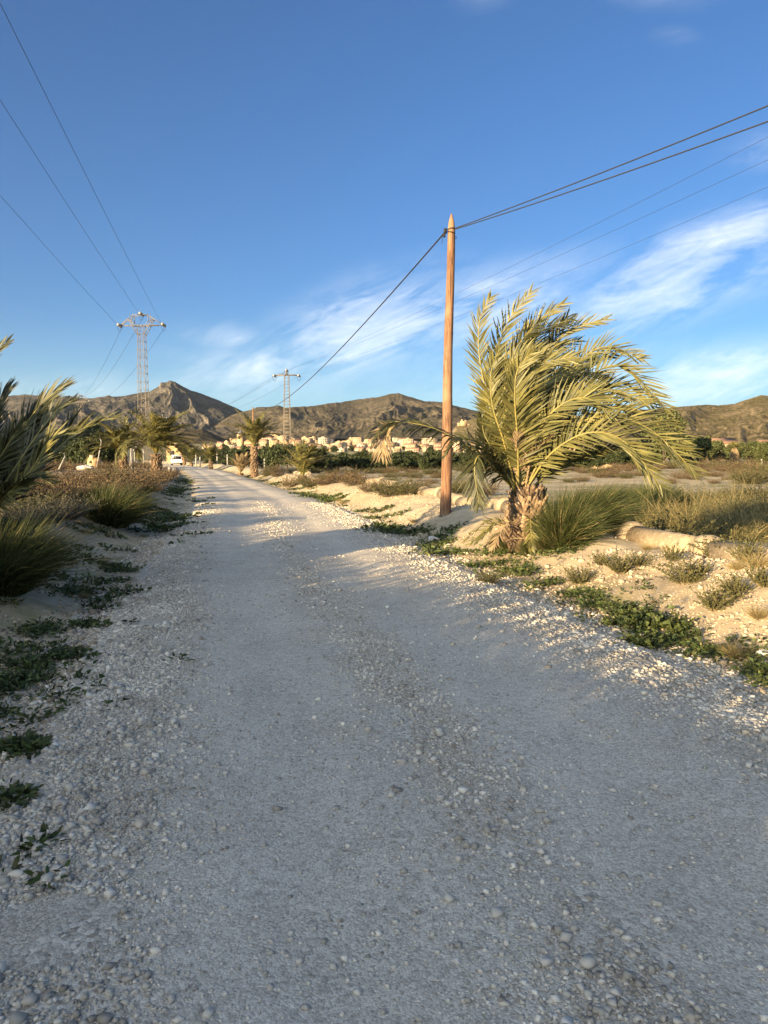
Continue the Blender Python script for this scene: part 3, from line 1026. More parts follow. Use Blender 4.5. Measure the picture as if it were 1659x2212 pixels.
def frond_geo(pts, nleaf, llen, N, seed, wind=(0.12, 0, -0.06), wd=0.0155, start=0.14, vee=0.30, ang=(58, 26), segs=3):
    r = np.random.default_rng(seed)
    c = catmull(pts, 40)
    seg = np.linalg.norm(np.diff(c, axis=0), axis=1)
    arc = np.concatenate([[0], np.cumsum(seg)]); Ltot = arc[-1]; arc /= Ltot
    out = []
    for side in (-1, 1):
        t = np.linspace(start, 0.995, nleaf) + r.normal(0, 0.004, nleaf)
        t = np.clip(t, start, 1)
        p = np.stack([np.interp(t, arc, c[:, k]) for k in range(3)], -1)
        tg = unit(np.stack([np.interp(t, arc, np.gradient(c[:, k])) for k in range(3)], -1))
        Nn = unit(np.array(N)[None] - (tg @ np.array(N))[:, None] * tg)
        S = np.cross(tg, Nn) * side
        tt = (t - start) / (1 - start)
        al = np.radians(ang[0] + (ang[1] - ang[0]) * tt ** 0.8 + r.normal(0, 5, nleaf))
        vv = vee + r.normal(0, 0.17, nleaf)
        D_ = tg * np.cos(al)[:, None] + (S + Nn * vv[:, None]) * np.sin(al)[:, None]
        L_ = llen * (0.35 + 1.0 * np.sin(np.pi * np.clip(tt * 0.86 + 0.12, 0, 1)) ** 0.8) * r.uniform(0.85, 1.1, nleaf)
        B_ = np.array(wind)[None] * r.uniform(0.4, 1.4, (nleaf, 1)) + r.normal(0, 0.05, (nleaf, 3))
        ref = unit(Nn + r.normal(0, 0.35, (nleaf, 3)))
        W_ = np.full(nleaf, wd) * (1 - 0.25 * tt)
        out.append(blades(p, D_, L_, W_, B_, segs, r, np.interp(np.linspace(0, 1, segs + 1), [0, .25, .6, 1], [0.6, 1.0, 0.8, 0.08]), ref))
    v = np.vstack([out[0][0], out[1][0]])
    f = np.vstack([out[0][1], out[1][1] + len(out[0][0])])
    return v, f, c, Ltot


def add_frond(parent, pts, nleaf=48, llen=0.36, N=(-0.2, -0.8, 0.5), seed=1, mat='frond', rw=0.018, label=None, **kw):
    v, f, c, L = frond_geo(pts, nleaf, llen, N, seed, **kw)
    o = link('frond', mesh_np('frond', v, f, False, [M[mat]]), parent)
    mb = MB().tube(c, rw * np.linspace(1.0, 0.12, len(c)) ** 0.8, 6)
    mb.build('rachis', M['rachis'] if mat != 'dead' else M['dead'], o, True)
    if label: o['label'] = label
    return o


def trunk_mesh(h, r0, r1, seed, nb=140, bl=0.16, bw=0.06, bulge=1.0):
    r = np.random.default_rng(seed)
    mb = MB()
    n = 14
    zz = np.linspace(-0.15, h, n)
    rad = np.interp(zz / h, [-.2, 0, 0.3, 0.75, 1], [r0 * 1.0, r0, r0 * bulge, (r0 + r1) / 2 * bulge, r1])
    mb.tube(np.stack([zz * 0, zz * 0, zz], -1), rad * 0.86, 16)
    for i in range(nb):
        t = (i + 0.5) / nb
        z = t * h
        a = i * 2.39996
        rr = np.interp(t, [0, 0.3, 0.75, 1], [r0, r0 * bulge, (r0 + r1) / 2 * bulge, r1])
        out = np.array([math.cos(a), math.sin(a), 0]); up = np.array([0, 0, 1]); sd_ = np.array([-math.sin(a), math.cos(a), 0])
        L = bl * r.uniform(0.5, 1.5); W_ = bw * r.uniform(0.55, 1.15)
        tilt = r.uniform(0.15, 0.85); a += r.normal(0, .25); z += r.normal(0, .02)
        d = unit(up * math.cos(tilt) + out * math.sin(tilt) + sd_ * r.normal(0, 0.3))
        nn_ = np.cross(sd_, d)
        b0 = out * rr * 0.84 + up * (z - L * 0.4)
        v = []
        for (s, k, th) in ((0, 1.25, 0.028), (0.65, 0.95, 0.02), (1.0, 0.62, 0.012)):
            cpt = b0 + d * L * s
            for (p_, q_) in ((-1, -1), (1, -1), (0.75, 1), (-0.75, 1)):
                v.append(cpt + sd_ * W_ * k * 0.5 * p_ + nn_ * th * q_ * (bl / .16))
        q = [[0, 1, 5, 4], [1, 2, 6, 5], [2, 3, 7, 6], [3, 0, 4, 7], [4, 5, 9, 8], [5, 6, 10, 9], [6, 7, 11, 10], [7, 4, 8, 11], [8, 9, 10, 11]]
        mb.add(v, q)
    return mb


# ---- the big palm right of the road
base = G(1140, 1180)
big = thing('date_palm', 'big wind-blown date palm with stout trunk right of the wooden pole', 'palm', base)
BD = base[1]
print('big palm', base)
trunk_mesh(.92, 0.33, 0.22, 3, 240, 0.13, 0.085, 1.1).build('trunk', M['boot'], big)


def rel(px, py, dy):
    return P(px, py, BD + dy) - base


crown0 = rel(1125, 1062, 0)
# px, py, depth offsets along each frond; N; leaf length; material
FR = [
    ([(1105, 1050, 0), (1075, 1010, -.15), (1010, 962, -.4), (925, 922, -.6), (845, 912, -.75), (812, 935, -.8)], (0, -.35, .9), .46, 'frond_shaded', dict(wind=(-0.1, 0, -.55))),
    ([(1105, 1052, 0), (1060, 1003, -.4), (1035, 985, -.7), (1025, 1015, -.85), (1035, 1090, -.9)], (-.2, -.9, .2), .34, 'frond_shaded', dict(wind=(0, 0, -.25))),
    ([(1110, 1045, 0), (1075, 940, .05), (1040, 800, .1), (1035, 700, .1), (1062, 640, .1)], (-.25, -.95, 0), .33, 'frond', {}),
    ([(1113, 1045, .1), (1085, 920, .3), (1070, 800, .4), (1095, 700, .4), (1150, 628, .3)], (-.4, -.85, .1), .36, 'frond', {}),
    ([(1120, 1045, .1), (1110, 900, .3), (1120, 780, .5), (1155, 700, .5), (1218, 655, .5)], (-.5, -.8, .2), .38, 'frond', {}),
    ([(1125, 1040, .2), (1135, 900, .5), (1170, 790, .6), (1225, 715, .6), (1310, 690, .5)], (-.45, -.8, .4), .38, 'frond', {}),
    ([(1130, 1040, .1), (1160, 920, .3), (1220, 815, .4), (1300, 750, .4), (1390, 775, .3)], (-.35, -.8, .5), .38, 'frond', {}),
    ([(1130, 1045, .1), (1170, 930, .1), (1250, 835, .1), (1340, 790, .1), (1445, 885, 0)], (-.3, -.7, .6), .42, 'frond', {}),
    ([(1120, 1050, -.1), (1100, 930, -.3), (1090, 840, -.4), (1110, 775, -.5), (1185, 752, -.6)], (-.3, -.9, .2), .34, 'frond', {}),
    ([(1125, 1050, -.1), (1125, 930, -.35), (1135, 840, -.5), (1165, 790, -.6), (1240, 770, -.7)], (-.3, -.9, .2), .40, 'frond', {}),
    ([(1130, 1045, .3), (1190, 930, .5), (1270, 850, .6), (1350, 830, .6), (1415, 880, .5)], (-.2, -.6, .7), .38, 'frond_shaded', {}),
    ([(1135, 1055, -.1), (1190, 960, -.3), (1290, 900, -.5), (1400, 925, -.6), (1512, 1030, -.7)], (-.2, -.75, .6), .42, 'frond', {}),
    ([(1135, 1058, -.1), (1190, 980, -.4), (1270, 935, -.7), (1350, 955, -.8), (1428, 1050, -.9)], (-.2, -.8, .5), .42, 'frond', {}),
    ([(1138, 1055, .1), (1200, 950, .2), (1310, 880, .2), (1420, 905, .2), (1500, 985, .1)], (-.2, -.6, .7), .40, 'frond', {}),
    ([(1120, 1050, -.15), (1118, 950, -.4), (1112, 860, -.6), (1118, 800, -.65), (1150, 760, -.7)], (0, -1, .1), .40, 'frond', {}),
    ([(1112, 1050, -.1), (1090, 960, -.3), (1065, 880, -.4), (1060, 810, -.45), (1080, 750, -.45)], (-.1, -.95, .1), .36, 'frond', {}),
    ([(1135, 1060, 0), (1180, 1000, -.1), (1240, 955, -.2), (1300, 945, -.2), (1375, 965, -.3)], (-.2, -.6, .7), .34, 'frond', {}),
    ([(1138, 1062, 0), (1190, 1020, .1), (1245, 990, .2), (1300, 970, .2), (1340, 965, .3)], (-.2, -.6, .7), .30, 'frond', {}),
    ([(1130, 1050, .2), (1150, 960, .5), (1190, 890, .8), (1260, 840, 1.0), (1330, 850, 1.1)], (-.2, -.5, .8), .36, 'frond_shaded', {}),
    ([(1120, 1045, .3), (1115, 930, .7), (1135, 830, 1.0), (1180, 760, 1.1), (1250, 735, 1.2)], (-.2, -.6, .5), .36, 'frond_shaded', {}),
    ([(1115, 1050, .3), (1085, 960, .7), (1060, 900, 1.0), (1050, 870, 1.2), (1060, 830, 1.3)], (.1, -.7, .5), .36, 'frond_shaded', {}),
    ([(1108, 1052, .2), (1060, 980, .5), (1020, 950, .7), (985, 955, .8), (960, 985, .9)], (.1, -.4, .9), .30, 'frond_shaded', {}),
    ([(1125, 1045, .1), (1130, 900, .3), (1140, 790, .4), (1170, 715, .4), (1235, 690, .4)], (.5, -.7, .3), .34, 'frond_shaded', {}),
    ([(1118, 1045, .0), (1105, 930, .1), (1100, 820, .2), (1120, 745, .2), (1165, 695, .2)], (.4, -.8, .2), .34, 'frond_shaded', {}),
    ([(1128, 1050, -.1), (1160, 940, -.3), (1205, 880, -.5), (1265, 860, -.6), (1330, 900, -.7)], (-.3, -.8, .5), .40, 'frond', {}),
    ([(1128, 1050, .0), (1165, 945, -.1), (1230, 870, -.2), (1310, 840, -.2), (1400, 870, -.3)], (-.3, -.8, .5), .38, 'frond', {}),
    ([(1130, 1055, .1), (1180, 970, .3), (1250, 920, .4), (1330, 915, .5), (1400, 960, .5)], (-.1, -.5, .8), .36, 'frond_shaded', {}),
    ([(1112, 1055, -.1), (1080, 1000, -.2), (1060, 965, -.3), (1045, 935, -.3), (1040, 900, -.3)], (.1, -.8, .5), .28, 'frond_shaded', {}),
    ([(1122, 1050, .1), (1125, 960, .1), (1145, 880, .1), (1185, 820, .1), (1255, 800, 0)], (-.5, -.7, .4), .38, 'frond', {}),
    ([(1122, 1050, .2), (1140, 940, .4), (1190, 840, .6), (1260, 780, .7), (1330, 765, .8)], (.3, -.7, .5), .34, 'frond_shaded', {}),
]
for i, (pp, N_, ll, mt, kw) in enumerate(FR):
    pts = [rel(*q) for q in pp]
    kw2 = dict(wind=(0.13, 0, -0.05)); kw2.update(kw)
    add_frond(big, pts, 58, ll * 0.9, N_, 100 + i, mt, 0.019, wd=.0165, **kw2)
for i in range(5):
    a_ = i / 4.0
    tx, ty = 1060 + 330 * a_, 700 + 60 * math.cos(i * 1.7) + 170 * a_ ** 2
    dz = .35 + .5 * ((i * 7) % 5) / 5
    pp = [(1122, 1048, .15), (1110 + 40 * a_, 940, dz * .5), (1085 + 120 * a_, 830 + 30 * a_, dz * .8), ((1085 + 120 * a_ + tx) / 2 + 10, (830 + ty) / 2 - 20, dz), (tx, ty, dz)]
    add_frond(big, [rel(*q) for q in pp], 54, .36, (.3 - .5 * (i % 2), -.7, .5), 200 + i, 'frond_shaded', 0.017, wd=.018, wind=(.16, 0, -.06))
add_frond(big, [rel(*k_) for k_ in [(860, 918, -.7), (838, 925, -.75), (828, 950, -.78), (824, 985, -.8)]], 26, .2, (0, -.9, .2), 260, 'dead', .012, 'dead brown frond tip hanging down', wd=.012, wind=(0, 0, -.3))
# short broken and young fronds round the heart and dried ones at the foot
r_ = np.random.default_rng(5)
for i in range(16):
    a = r_.uniform(0, 6.28)
    L = r_.uniform(0.5, 1.1)
    o_ = np.array([math.cos(a), math.sin(a), 0])
    pts = [crown0 + o_ * 0.08 - np.array([0, 0, .15]), crown0 + o_ * L * .3 + np.array([0, 0, L * .5]), crown0 + o_ * L * .6 + np.array([0.1, 0, L * .85])]
    add_frond(big, pts, 18, 0.2, (0, 0, 1), 300 + i, 'frond_shaded' if i % 3 else 'dead', 0.02, start=0.4)
for i, (a, L) in enumerate([(3.4, .8), (3.9, .7), (4.6, .45), (5.1, .45), (2.9, .8), (5.6, .4), (3.1, .6)]):
    o_ = np.array([math.cos(a), math.sin(a), 0])
    z0 = 0.22 + 0.05 * (i % 3)
    pts = [o_ * .18 + np.array([0, 0, z0]), o_ * (.2 + L * .45) + np.array([0, 0, z0 + .12]), o_ * (.2 + L) + np.array([0, 0, .03])]
    add_frond(big, pts, 20, 0.17, (0, -.2, 1), 340 + i, 'dead' if i % 2 else 'frond', 0.012, label='low drooping frond at the foot of the trunk')


# ---- frond and palm templates for the other palms
def template_palm(name, trunk_h, r0, nf, L, seed, mat='frond', tilt=(5, 100), wind=0.25, nleaf=34, llen=0.3, wd=0.016, nb=90, bulge=1.0, rw=.02):
    root = thing(name, None, 'palm')
    if trunk_h > 0:
        trunk_mesh(trunk_h, r0, r0 * 0.85, seed, nb, 0.16, 0.11, bulge).build('trunk', M['boot'], root)
    r = np.random.default_rng(seed)
    for i in range(nf):
        k = (i + 0.5) / nf
        az = i * 2.39996
        th = R(tilt[0] + (tilt[1] - tilt[0]) * k ** 0.9)
        LL = L * r.uniform(0.8, 1.1) * (1 if k > .15 else .7)
        pts = []
        p = np.array([0, 0, max(trunk_h, 0.0) + 0.0])
        o_ = np.array([math.cos(az), math.sin(az), 0])
        t_ = th * 0.45
        for s in range(6):
            pts.append(p.copy())
            d = o_ * math.sin(t_) + np.array([0, 0, math.cos(t_)]) + np.array([wind * s / 5, 0, 0])
            p = p + unit(d) * LL / 5
            t_ += th * 0.28 + 0.02
        N_ = o_ * -math.cos(th) + np.array([0, 0, math.sin(th) + .2])
        v, f, c, _ = frond_geo(pts, nleaf, llen, N_, seed * 50 + i, wind=(wind, 0, -.15), wd=wd, segs=2)
        o = link('frond', mesh_np('frond', v, f, False, [M[mat]]), root)
        MB().tube(c[::3], rw * np.linspace(1.0, 0.2, len(c[::3])), 5).build('rachis', M['rachis'], o, True)
    return root


def place(o, px, py, label, cat='palm', group=None, scale=1.0, rz=0.0, Y=None):
    p = G(px, py) if Y is None else np.array([P(px, 986, Y)[0], Y, 0])
    if Y is not None: p[2] = hz(p[0], p[1])
    o.location = tuple(p)
    o.scale = (scale,) * 3
    o.rotation_euler = (0, 0, rz)
    return tag(o, label, cat, group)


place(template_palm('date_palm', 1.35, 0.33, 40, 3.1, 11, wd=0.03, llen=.5, nleaf=44, wind=.35), 339, 1030, 'palm with stubby trunk and green crown on the left verge before the van', rz=0.3)
place(template_palm('date_palm', 1.0, 0.3, 36, 3.0, 12, wd=0.034, llen=.5, nleaf=40, wind=-.3), 266, 1018, 'palm whose crown shows above the bushes just left of the tall pylon', rz=1.3, Y=50)
place(template_palm('date_palm', 2.35, 0.3, 36, 2.9, 13, tilt=(3, 78), wd=0.034, llen=.42, wind=.12, nb=130, nleaf=40), 549, 1025, 'tall palm with long rough trunk at the right edge of the track', rz=0.9, Y=55)
place(template_palm('date_palm', 0.15, 0.2, 22, 1.9, 14, tilt=(3, 60), wd=0.026, llen=.3, mat='dead'), 519, 1020, 'short withered trunkless palm left of the tall palm', Y=62)
place(template_palm('date_palm', 0.25, 0.2, 26, 2.2, 15, tilt=(4, 70), wd=0.026, llen=.36, mat='frond'), 654, 1041, 'small green palm growing in brush on the right bank below the right pylon', Y=38.5)
place(template_palm('date_palm', 0.9, 0.22, 26, 2.7, 16, tilt=(4, 80), wd=0.036, llen=.42, wind=.1), 455, 1010, 'slim leaning palm between the van and the tall palm', Y=88)
place(template_palm('date_palm', 0.6, 0.25, 26, 3.2, 17, tilt=(4, 75), wd=0.04, llen=.5), 413, 1008, 'bushy palm just right of the white van', Y=112)
place(template_palm('date_palm', 2.0, 0.35, 26, 2.6, 18, tilt=(4, 85), wd=0.04, llen=.5), 398, 1007, 'palm with thick trunk standing right behind the white van', Y=133)

# ---- left foreground palm, crown low, fronds reaching into the picture
lb = np.array([P(-75, 986, 8.6)[0], 8.6, 0]); lb[2] = hz(lb[0], lb[1])
lp = thing('date_palm', 'half seen dark palm at the left edge of the picture with gold lit fronds', 'palm', lb)
trunk_mesh(0.55, 0.25, 0.18, 8, 120, 0.16, 0.085, 1.1).build('trunk', M['boot'], lp)


def rl(px, py, dy):
    return P(px, py, 8.6 + dy) - lb


LSH = (14, 20)
LF = [
    ([(-60, 1100, 0), (-20, 1010, .1), (40, 900, .2), (90, 840, .2), (128, 812, .2)], (-.3, -.8, .4), .30, 'frond_shaded'),
    ([(-60, 1100, 0), (0, 1020, -.1), (60, 930, -.1), (105, 870, -.1), (143, 845, -.1)], (-.2, -.8, .5), .24, 'frond_shaded'),
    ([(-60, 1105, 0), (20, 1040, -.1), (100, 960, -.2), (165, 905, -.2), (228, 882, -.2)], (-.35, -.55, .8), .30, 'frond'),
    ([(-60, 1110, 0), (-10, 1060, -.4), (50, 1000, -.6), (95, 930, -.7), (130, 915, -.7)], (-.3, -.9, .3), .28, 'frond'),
    ([(-60, 1100, 0), (-45, 1000, .1), (-30, 900, .1), (-15, 850, .1), (5, 820, .1)], (-.3, -.9, .2), .30, 'frond_shaded'),
    ([(-60, 1100, 0), (-50, 960, -.1), (-60, 840, -.1), (-40, 760, -.1), (0, 720, -.1)], (-.1, -.9, .2), .25, 'frond_shaded'),
    ([(-60, 1105, 0), (20, 1050, .4), (80, 980, .7), (120, 930, .8), (152, 868, .9)], (-.2, -.5, .7), .26, 'frond_shaded'),
    ([(-60, 1105, 0), (-20, 1040, .3), (30, 960, .6), (60, 900, .8), (85, 870, .9)], (-.2, -.6, .6), .28, 'frond_shaded'),
    ([(-60, 1110, 0), (-30, 1070, -.3), (10, 1030, -.5), (60, 1010, -.7), (100, 1020, -.8)], (0, -.5, .9), .22, 'frond_shaded'),
    ([(-60, 1110, 0), (-50, 1040, -.3), (-20, 980, -.5), (10, 930, -.6), (30, 900, -.7)], (0, -.9, .3), .28, 'frond_shaded'),
    ([(-60, 1100, 0), (-100, 1000, 0), (-160, 900, 0), (-220, 860, 0), (-300, 880, 0)], (.2, -.8, .5), .3, 'frond_shaded'),
    ([(-60, 1100, 0), (-120, 1020, -.3), (-200, 960, -.6), (-280, 950, -.8), (-360, 1010, -.9)], (.2, -.6, .7), .3, 'frond_shaded'),
    ([(-60, 1100, 0), (-70, 960, .5), (-110, 850, .9), (-150, 790, 1.2), (-160, 760, 1.4)], (.1, -.8, .3), .3, 'frond_shaded'),
    ([(-60, 1100, 0), (-80, 1000, -.6), (-100, 930, -1.0), (-110, 900, -1.3), (-80, 880, -1.5)], (.1, .5, .7), .3, 'frond_shaded'),
    ([(-60, 1105, 0), (0, 1030, .1), (50, 975, .1), (110, 935, .1), (175, 915, .1)], (-.3, -.6, .7), .26, 'frond_shaded'),
    ([(-60, 1105, 0), (-30, 1030, .2), (10, 950, .3), (55, 880, .3), (75, 850, .3)], (.3, -.8, .4), .26, 'frond_shaded'),
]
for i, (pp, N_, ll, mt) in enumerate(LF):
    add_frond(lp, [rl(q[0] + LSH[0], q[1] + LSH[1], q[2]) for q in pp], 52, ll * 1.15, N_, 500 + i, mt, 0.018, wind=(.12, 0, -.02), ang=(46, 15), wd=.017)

# ---- old fan palm with a skirt of dead leaves, far right
fan = thing('fan_palm', 'fan palm with a thick skirt of dead brown leaves at the far right', 'palm')
MB().tube([(0, 0, -.2), (0.1, 0, 2), (0, 0, 3.6)], [0.35, 0.28, 0.25], 10).build('trunk', M['bark'], fan, True)
r = np.random.default_rng(9)
n = 900
a = r.uniform(0, 6.28, n); z = r.uniform(1.2, 3.6, n)
v, f = blades(np.stack([np.cos(a) * .3, np.sin(a) * .3, z], -1), np.stack([np.cos(a) * .5, np.sin(a) * .5, -np.ones(n)], -1), r.uniform(.9, 1.5, n), np.full(n, .05), np.zeros((n, 3)), 2, r)
link('dead_skirt', mesh_np('dead_skirt', v, f, False, [M['dead']]), fan)
for i in range(18):
    az = i * 2.4; el = r.uniform(.1, 1.3)
    d = np.array([math.cos(az) * math.cos(el), math.sin(az) * math.cos(el), math.sin(el)])
    c = np.array([0, 0, 3.6]) + d * 0.7
    m = 22
    sd_ = unit(np.cross(d, [0, 0, 1.0])); up_ = np.cross(sd_, d)
    an = np.linspace(-1.9, 1.9, m)
    D_ = d[None] * np.cos(an)[:, None] + sd_[None] * np.sin(an)[:, None]
    v, f = blades(np.repeat(c[None], m, 0), D_, np.full(m, .75), np.full(m, .05), np.repeat([[0, 0, -.15]], m, 0), 2, r)
    o = link('leaf_fan', mesh_np('leaf_fan', v, f, False, [M['frond']]), fan)
    MB().bar(np.array([0, 0, 3.5]), c, .02).build('stalk', M['rachis'], o)
place(fan, 1586, 1006, None, 'palm', Y=138)

# ------------------------------------------------------------------ wooden pole and cables
pb = G(962, 1112)
ptop = P(975, 461, pb[1])
print('pole', pb, ptop)
pole = thing('wooden_pole', 'tall weathered wooden utility pole on the right bank left of the big palm', 'utility pole', pb)
ax = ptop - pb
nseg = 40
tt = np.linspace(-0.05, 1, nseg)
pts = ax[None] * tt[:, None] + np.stack([0.012 * np.sin(tt * 9), 0.01 * np.cos(tt * 7), 0 * tt], -1)
rad = np.interp(tt, [0, 0.93, 0.965, 1], [0.128, 0.085, 0.078, 0.012]) * (1 + 0.035 * fbm(tt * 22, tt * 0 + 3, 5, 3))
MB().tube(pts, rad, 18).build('shaft', M['wood'], pole, True)
hk = ax * 0.942
mb = MB()
mb.box(hk + np.array([-.13, -.03, .0]), (.07, .06, .10)); mb.box(hk + np.array([-.15, -.03, -.09]), (.045, .05, .09))
mb.tube([hk + np.array([-.11, -.05, .02]), hk + np.array([0, -.11, .05]), hk + np.array([.09, -.03, .06])], .008, 6)
mb.tube([hk + np.array([-.11, -.05, -.01]), hk + np.array([0, -.11, -.04]), hk + np.array([.09, -.03, -.05])], .008, 6)
mb.build('cable_clamp', M['black'], pole)
aa = np.linspace(0, 6.2, 12)
MB().tube(hk + np.stack([0.105 + .02 * np.cos(aa), 0 * aa - .02, -.14 + .025 * np.sin(aa)], -1), .006, 5).build('steel_eye', M['black'], pole)
mb = MB()
mb.tube([hk + np.array([-.14, -.03, -.05]), hk + np.array([-.20, -.03, -.14]), hk + np.array([-.19, -.03, -.22]), hk + np.array([-.22, -.03, -.27])], .006, 5)
mb.build('loose_wire_end', M['black'], pole)


def span(p, q, sag, n=60):
    t = np.linspace(0, 1, n)
    c = p[None] * (1 - t)[:, None] + q[None] * t[:, None]
    c[:, 2] -= 4 * sag * t * (1 - t)
    return c


def cable(name, p, q, sag, rad, label, cat='cable', group=None):
    c = span(np.array(p, float), np.array(q, float), sag)
    o = MB().tube(c, rad, 5, False).build(name, M['wire'], None, True, loc=c[0])
    return tag(o, label, cat, group)


# further wooden pole of the same line, rising behind the tall palm
p2 = P(548, 986, 84); p2[2] = hz(p2[0], p2[1])
pole2 = thing('wooden_pole', 'thin distant wooden pole whose tip rises out of the tall palm', 'utility pole', p2)
h2 = P(548, 880, 84)[2] - p2[2]
MB().tube([(0, 0, -.3), (0, 0, h2)], [.13, .09], 10).build('shaft', M['wood'], pole2, True)
MB().box((-.1, 0, h2 - .4), (.12, .08, .16)).build('cable_clamp', M['black'], pole2)
clampw = pb + hk
cable('overhead_cable', clampw + np.array([-.16, -.03, -.05]), p2 + np.array([0, 0, h2 - .4]), 1.25, .019, 'black cable falling from the wooden pole leftwards to the distant pole')
# next pole, to the right outside the picture
p3 = np.array([20.0, -17.0, 0]); p3[2] = hz(20, -17)
pole3 = thing('wooden_pole', 'wooden utility pole that holds the far ends of the two black cables', 'utility pole', p3)
MB().tube([(0, 0, -.3), (0, 0, 8.3)], [.13, .09], 12).build('shaft', M['wood'], pole3, True)
cable('overhead_cable', clampw + np.array([.09, -.03, .06]), p3 + np.array([0, 0, 8.0]), .85, .0115, 'upper of the two thick black cables running right from the wooden pole')
cable('overhead_cable', clampw + np.array([.09, -.03, .04]), p3 + np.array([0.3, 0, 7.45]), .95, .0115, 'lower of the two thick black cables running right from the wooden pole')


# ------------------------------------------------------------------ pylons
def insulator(parent, p, d, discs=3, s=1.0):
    """a string of glass discs hanging out along d"""
    d = unit(np.array(d, float)); p = np.array(p, float)
    mb = MB()
    mb.tube([p, p + d * 0.62 * s], .025 * s, 6)
    for k in range(discs):
        c = p + d * (0.16 + 0.15 * k) * s
        mb.tube([c - d * .05 * s, c - d * .01 * s, c + d * .03 * s], np.array([.05, .15, .06]) * s, 12)
    return mb.build('insulator', M['ceramic'], parent, True)


def lattice(parent, h, w0, w1, panels, fancy=True, bw=.035, rungs_only=False):
    mb = MB()
    corners = [(-1, -1), (1, -1), (1, 1), (-1, 1)]
    def cpt(k, t):
        w_ = (w0 + (w1 - w0) * t) / 2
        return np.array([corners[k][0] * w_, corners[k][1] * w_, h * t])
    for k in range(4):
        mb.bar(cpt(k, -.02), cpt(k, 1), bw * 1.5)
    ts = np.linspace(0, 1, panels + 1) ** 0.92
    for i in range(panels):
        a, b = ts[i], ts[i + 1]
        for k in range(4):
            k2 = (k + 1) % 4
            mb.bar(cpt(k, b), cpt(k2, b), bw * .9)
            if rungs_only:
                mb.bar(cpt(k, (a + b) / 2), cpt(k2, (a + b) / 2), bw * .9)
                continue
            if a > 0.55:
                mb.bar(cpt(k, a), cpt(k2, b), bw * .6)
                if i % 2: mb.bar(cpt(k2, a), cpt(k, b), bw * .5)
            else:
                if i % 2: mb.bar(cpt(k, a), cpt(k2, b), bw * .75)
                else: mb.bar(cpt(k2, a), cpt(k, b), bw * .75)
    return mb.build('mast', M['steel'], parent)


def pylon_wide(px, Ytop, py_arm, label, s=1.0, rz=0.0, tip=None):
    """lattice pylon with a truss crossarm shaped like a low hexagon"""
    p = np.array([P(px, 986, Ytop)[0], Ytop, 0]); p[2] = hz(p[0], p[1])
    zarm = P(px, py_arm, Ytop)[2] - p[2]
    t = thing('pylon', label, 'pylon', p, rz)
    lattice(t, zarm, 0.92 * s, 0.54 * s, 17, bw=.019 * s)
    mb = MB()
    hw_ = 2.05 * s
    for y in (-.3 * s, .3 * s):
        for sg in (-1, 1):
            e = np.array([sg * hw_, y * .2, zarm + .05])
            m1 = np.array([sg * .72 * s, y, zarm + .95 * s])
            c1 = np.array([sg * .31 * s, y, zarm])
            lowc = np.array([sg * .32 * s, y, zarm - .85 * s])
            q1 = np.array([sg * 1.22 * s, y * .7, zarm + .62 * s])
            mb.bar(e, c1, .032 * s); mb.bar(e, m1, .036 * s); mb.bar(m1, (0, y, zarm + 1.0 * s), .036 * s)
            mb.bar(q1, c1, .028 * s); mb.bar(q1, lowc, .032 * s); mb.bar(m1, np.array([sg * .8 * s, y, zarm + .35 * s]), .035 * s)
            mb.bar((0, y, zarm), c1, .045 * s)
    for sg in (-1, 1):
        for k in range(5):
            x0 = sg * (.45 + .32 * k) * s; x1 = sg * (.45 + .32 * (k + 1)) * s
            y0 = .3 * s * (1 - k / 6); y1 = .3 * s * (1 - (k + 1) / 6)
            mb.bar((x0, -y0, zarm), (x1, y1, zarm + .02), .025 * s)
    mb.build('crossarm', M['steel'], t)
    tips = []
    for c in ((-hw_ - .05, 0, zarm + .05), (0, 0, zarm + 1.05 * s), (hw_ + .05, 0, zarm + .05)):
        for dy in (-1, 1):
            insulator(t, c, (0.15 * dy * -1, dy, .05), 3, s)
        loop = np.linspace(-1, 1, 14)
        MB().tube(np.stack([c[0] + 0 * loop, c[1] + loop * .6 * s, c[2] - .55 * s * (1 - loop ** 2)], -1), .012 * s, 4).build('jumper_wire', M['wire'], t, True)
        tips.append(np.array(c))
    M4 = Matrix.Rotation(rz, 4, 'Z')
    return t, p, [p + np.array((M4 @ Vector(c))[:]) for c in tips]


pyA, pA, tipA = pylon_wide(313, 67, 704, 'tall steel lattice pylon with wide truss crossarm behind the left palms', rz=-.08)
# next of that line, behind the left palm fronds
pyC, pC, tipC = pylon_wide(178, 160, 868, 'distant lattice pylon seen against the left mountain above the left palm', 1.25, -.3)
# previous of that line, behind the camera
pyZ, pZ, tipZ = pylon_wide(829.5, -60, 986, 'lattice pylon of the left power line standing behind the viewer')
pyZ.location.x = 3.5; zz_ = 13.6 - (pZ[2])
for ch in list(pyZ.children): bpy.data.objects.remove(ch, do_unlink=True)
bpy.data.objects.remove(pyZ, do_unlink=True)
pZ = np.array([4.6, -56, hz(4.6, -56)])
new = copy_tree(pyA)
new.location = tuple(pZ)
tag(new, 'lattice pylon of the left power line standing behind the viewer', 'pylon')
offs = [t_ - pA for t_ in tipA]
names3 = ['left', 'middle', 'right']
for k in range(3):
    cable('power_line', pZ + offs[k] + np.array([0, .6, 0]), tipA[k] - np.array([0, .6, 0]), (.8, .75, .45)[k], .0095,
          names3[k] + ' of the three wires rising from the tall pylon to the upper left corner', 'power line', 'wires of the left power line')
    cable('power_line', tipA[k] + np.array([0, .6, 0]), tipC[k] - np.array([0, .7, 0]), 2.2, .013,
          names3[k] + ' of the three wires going down from the tall pylon behind the left palm', 'power line', 'wires of the left power line')
nxt = np.array([-190.0, 400, 30])
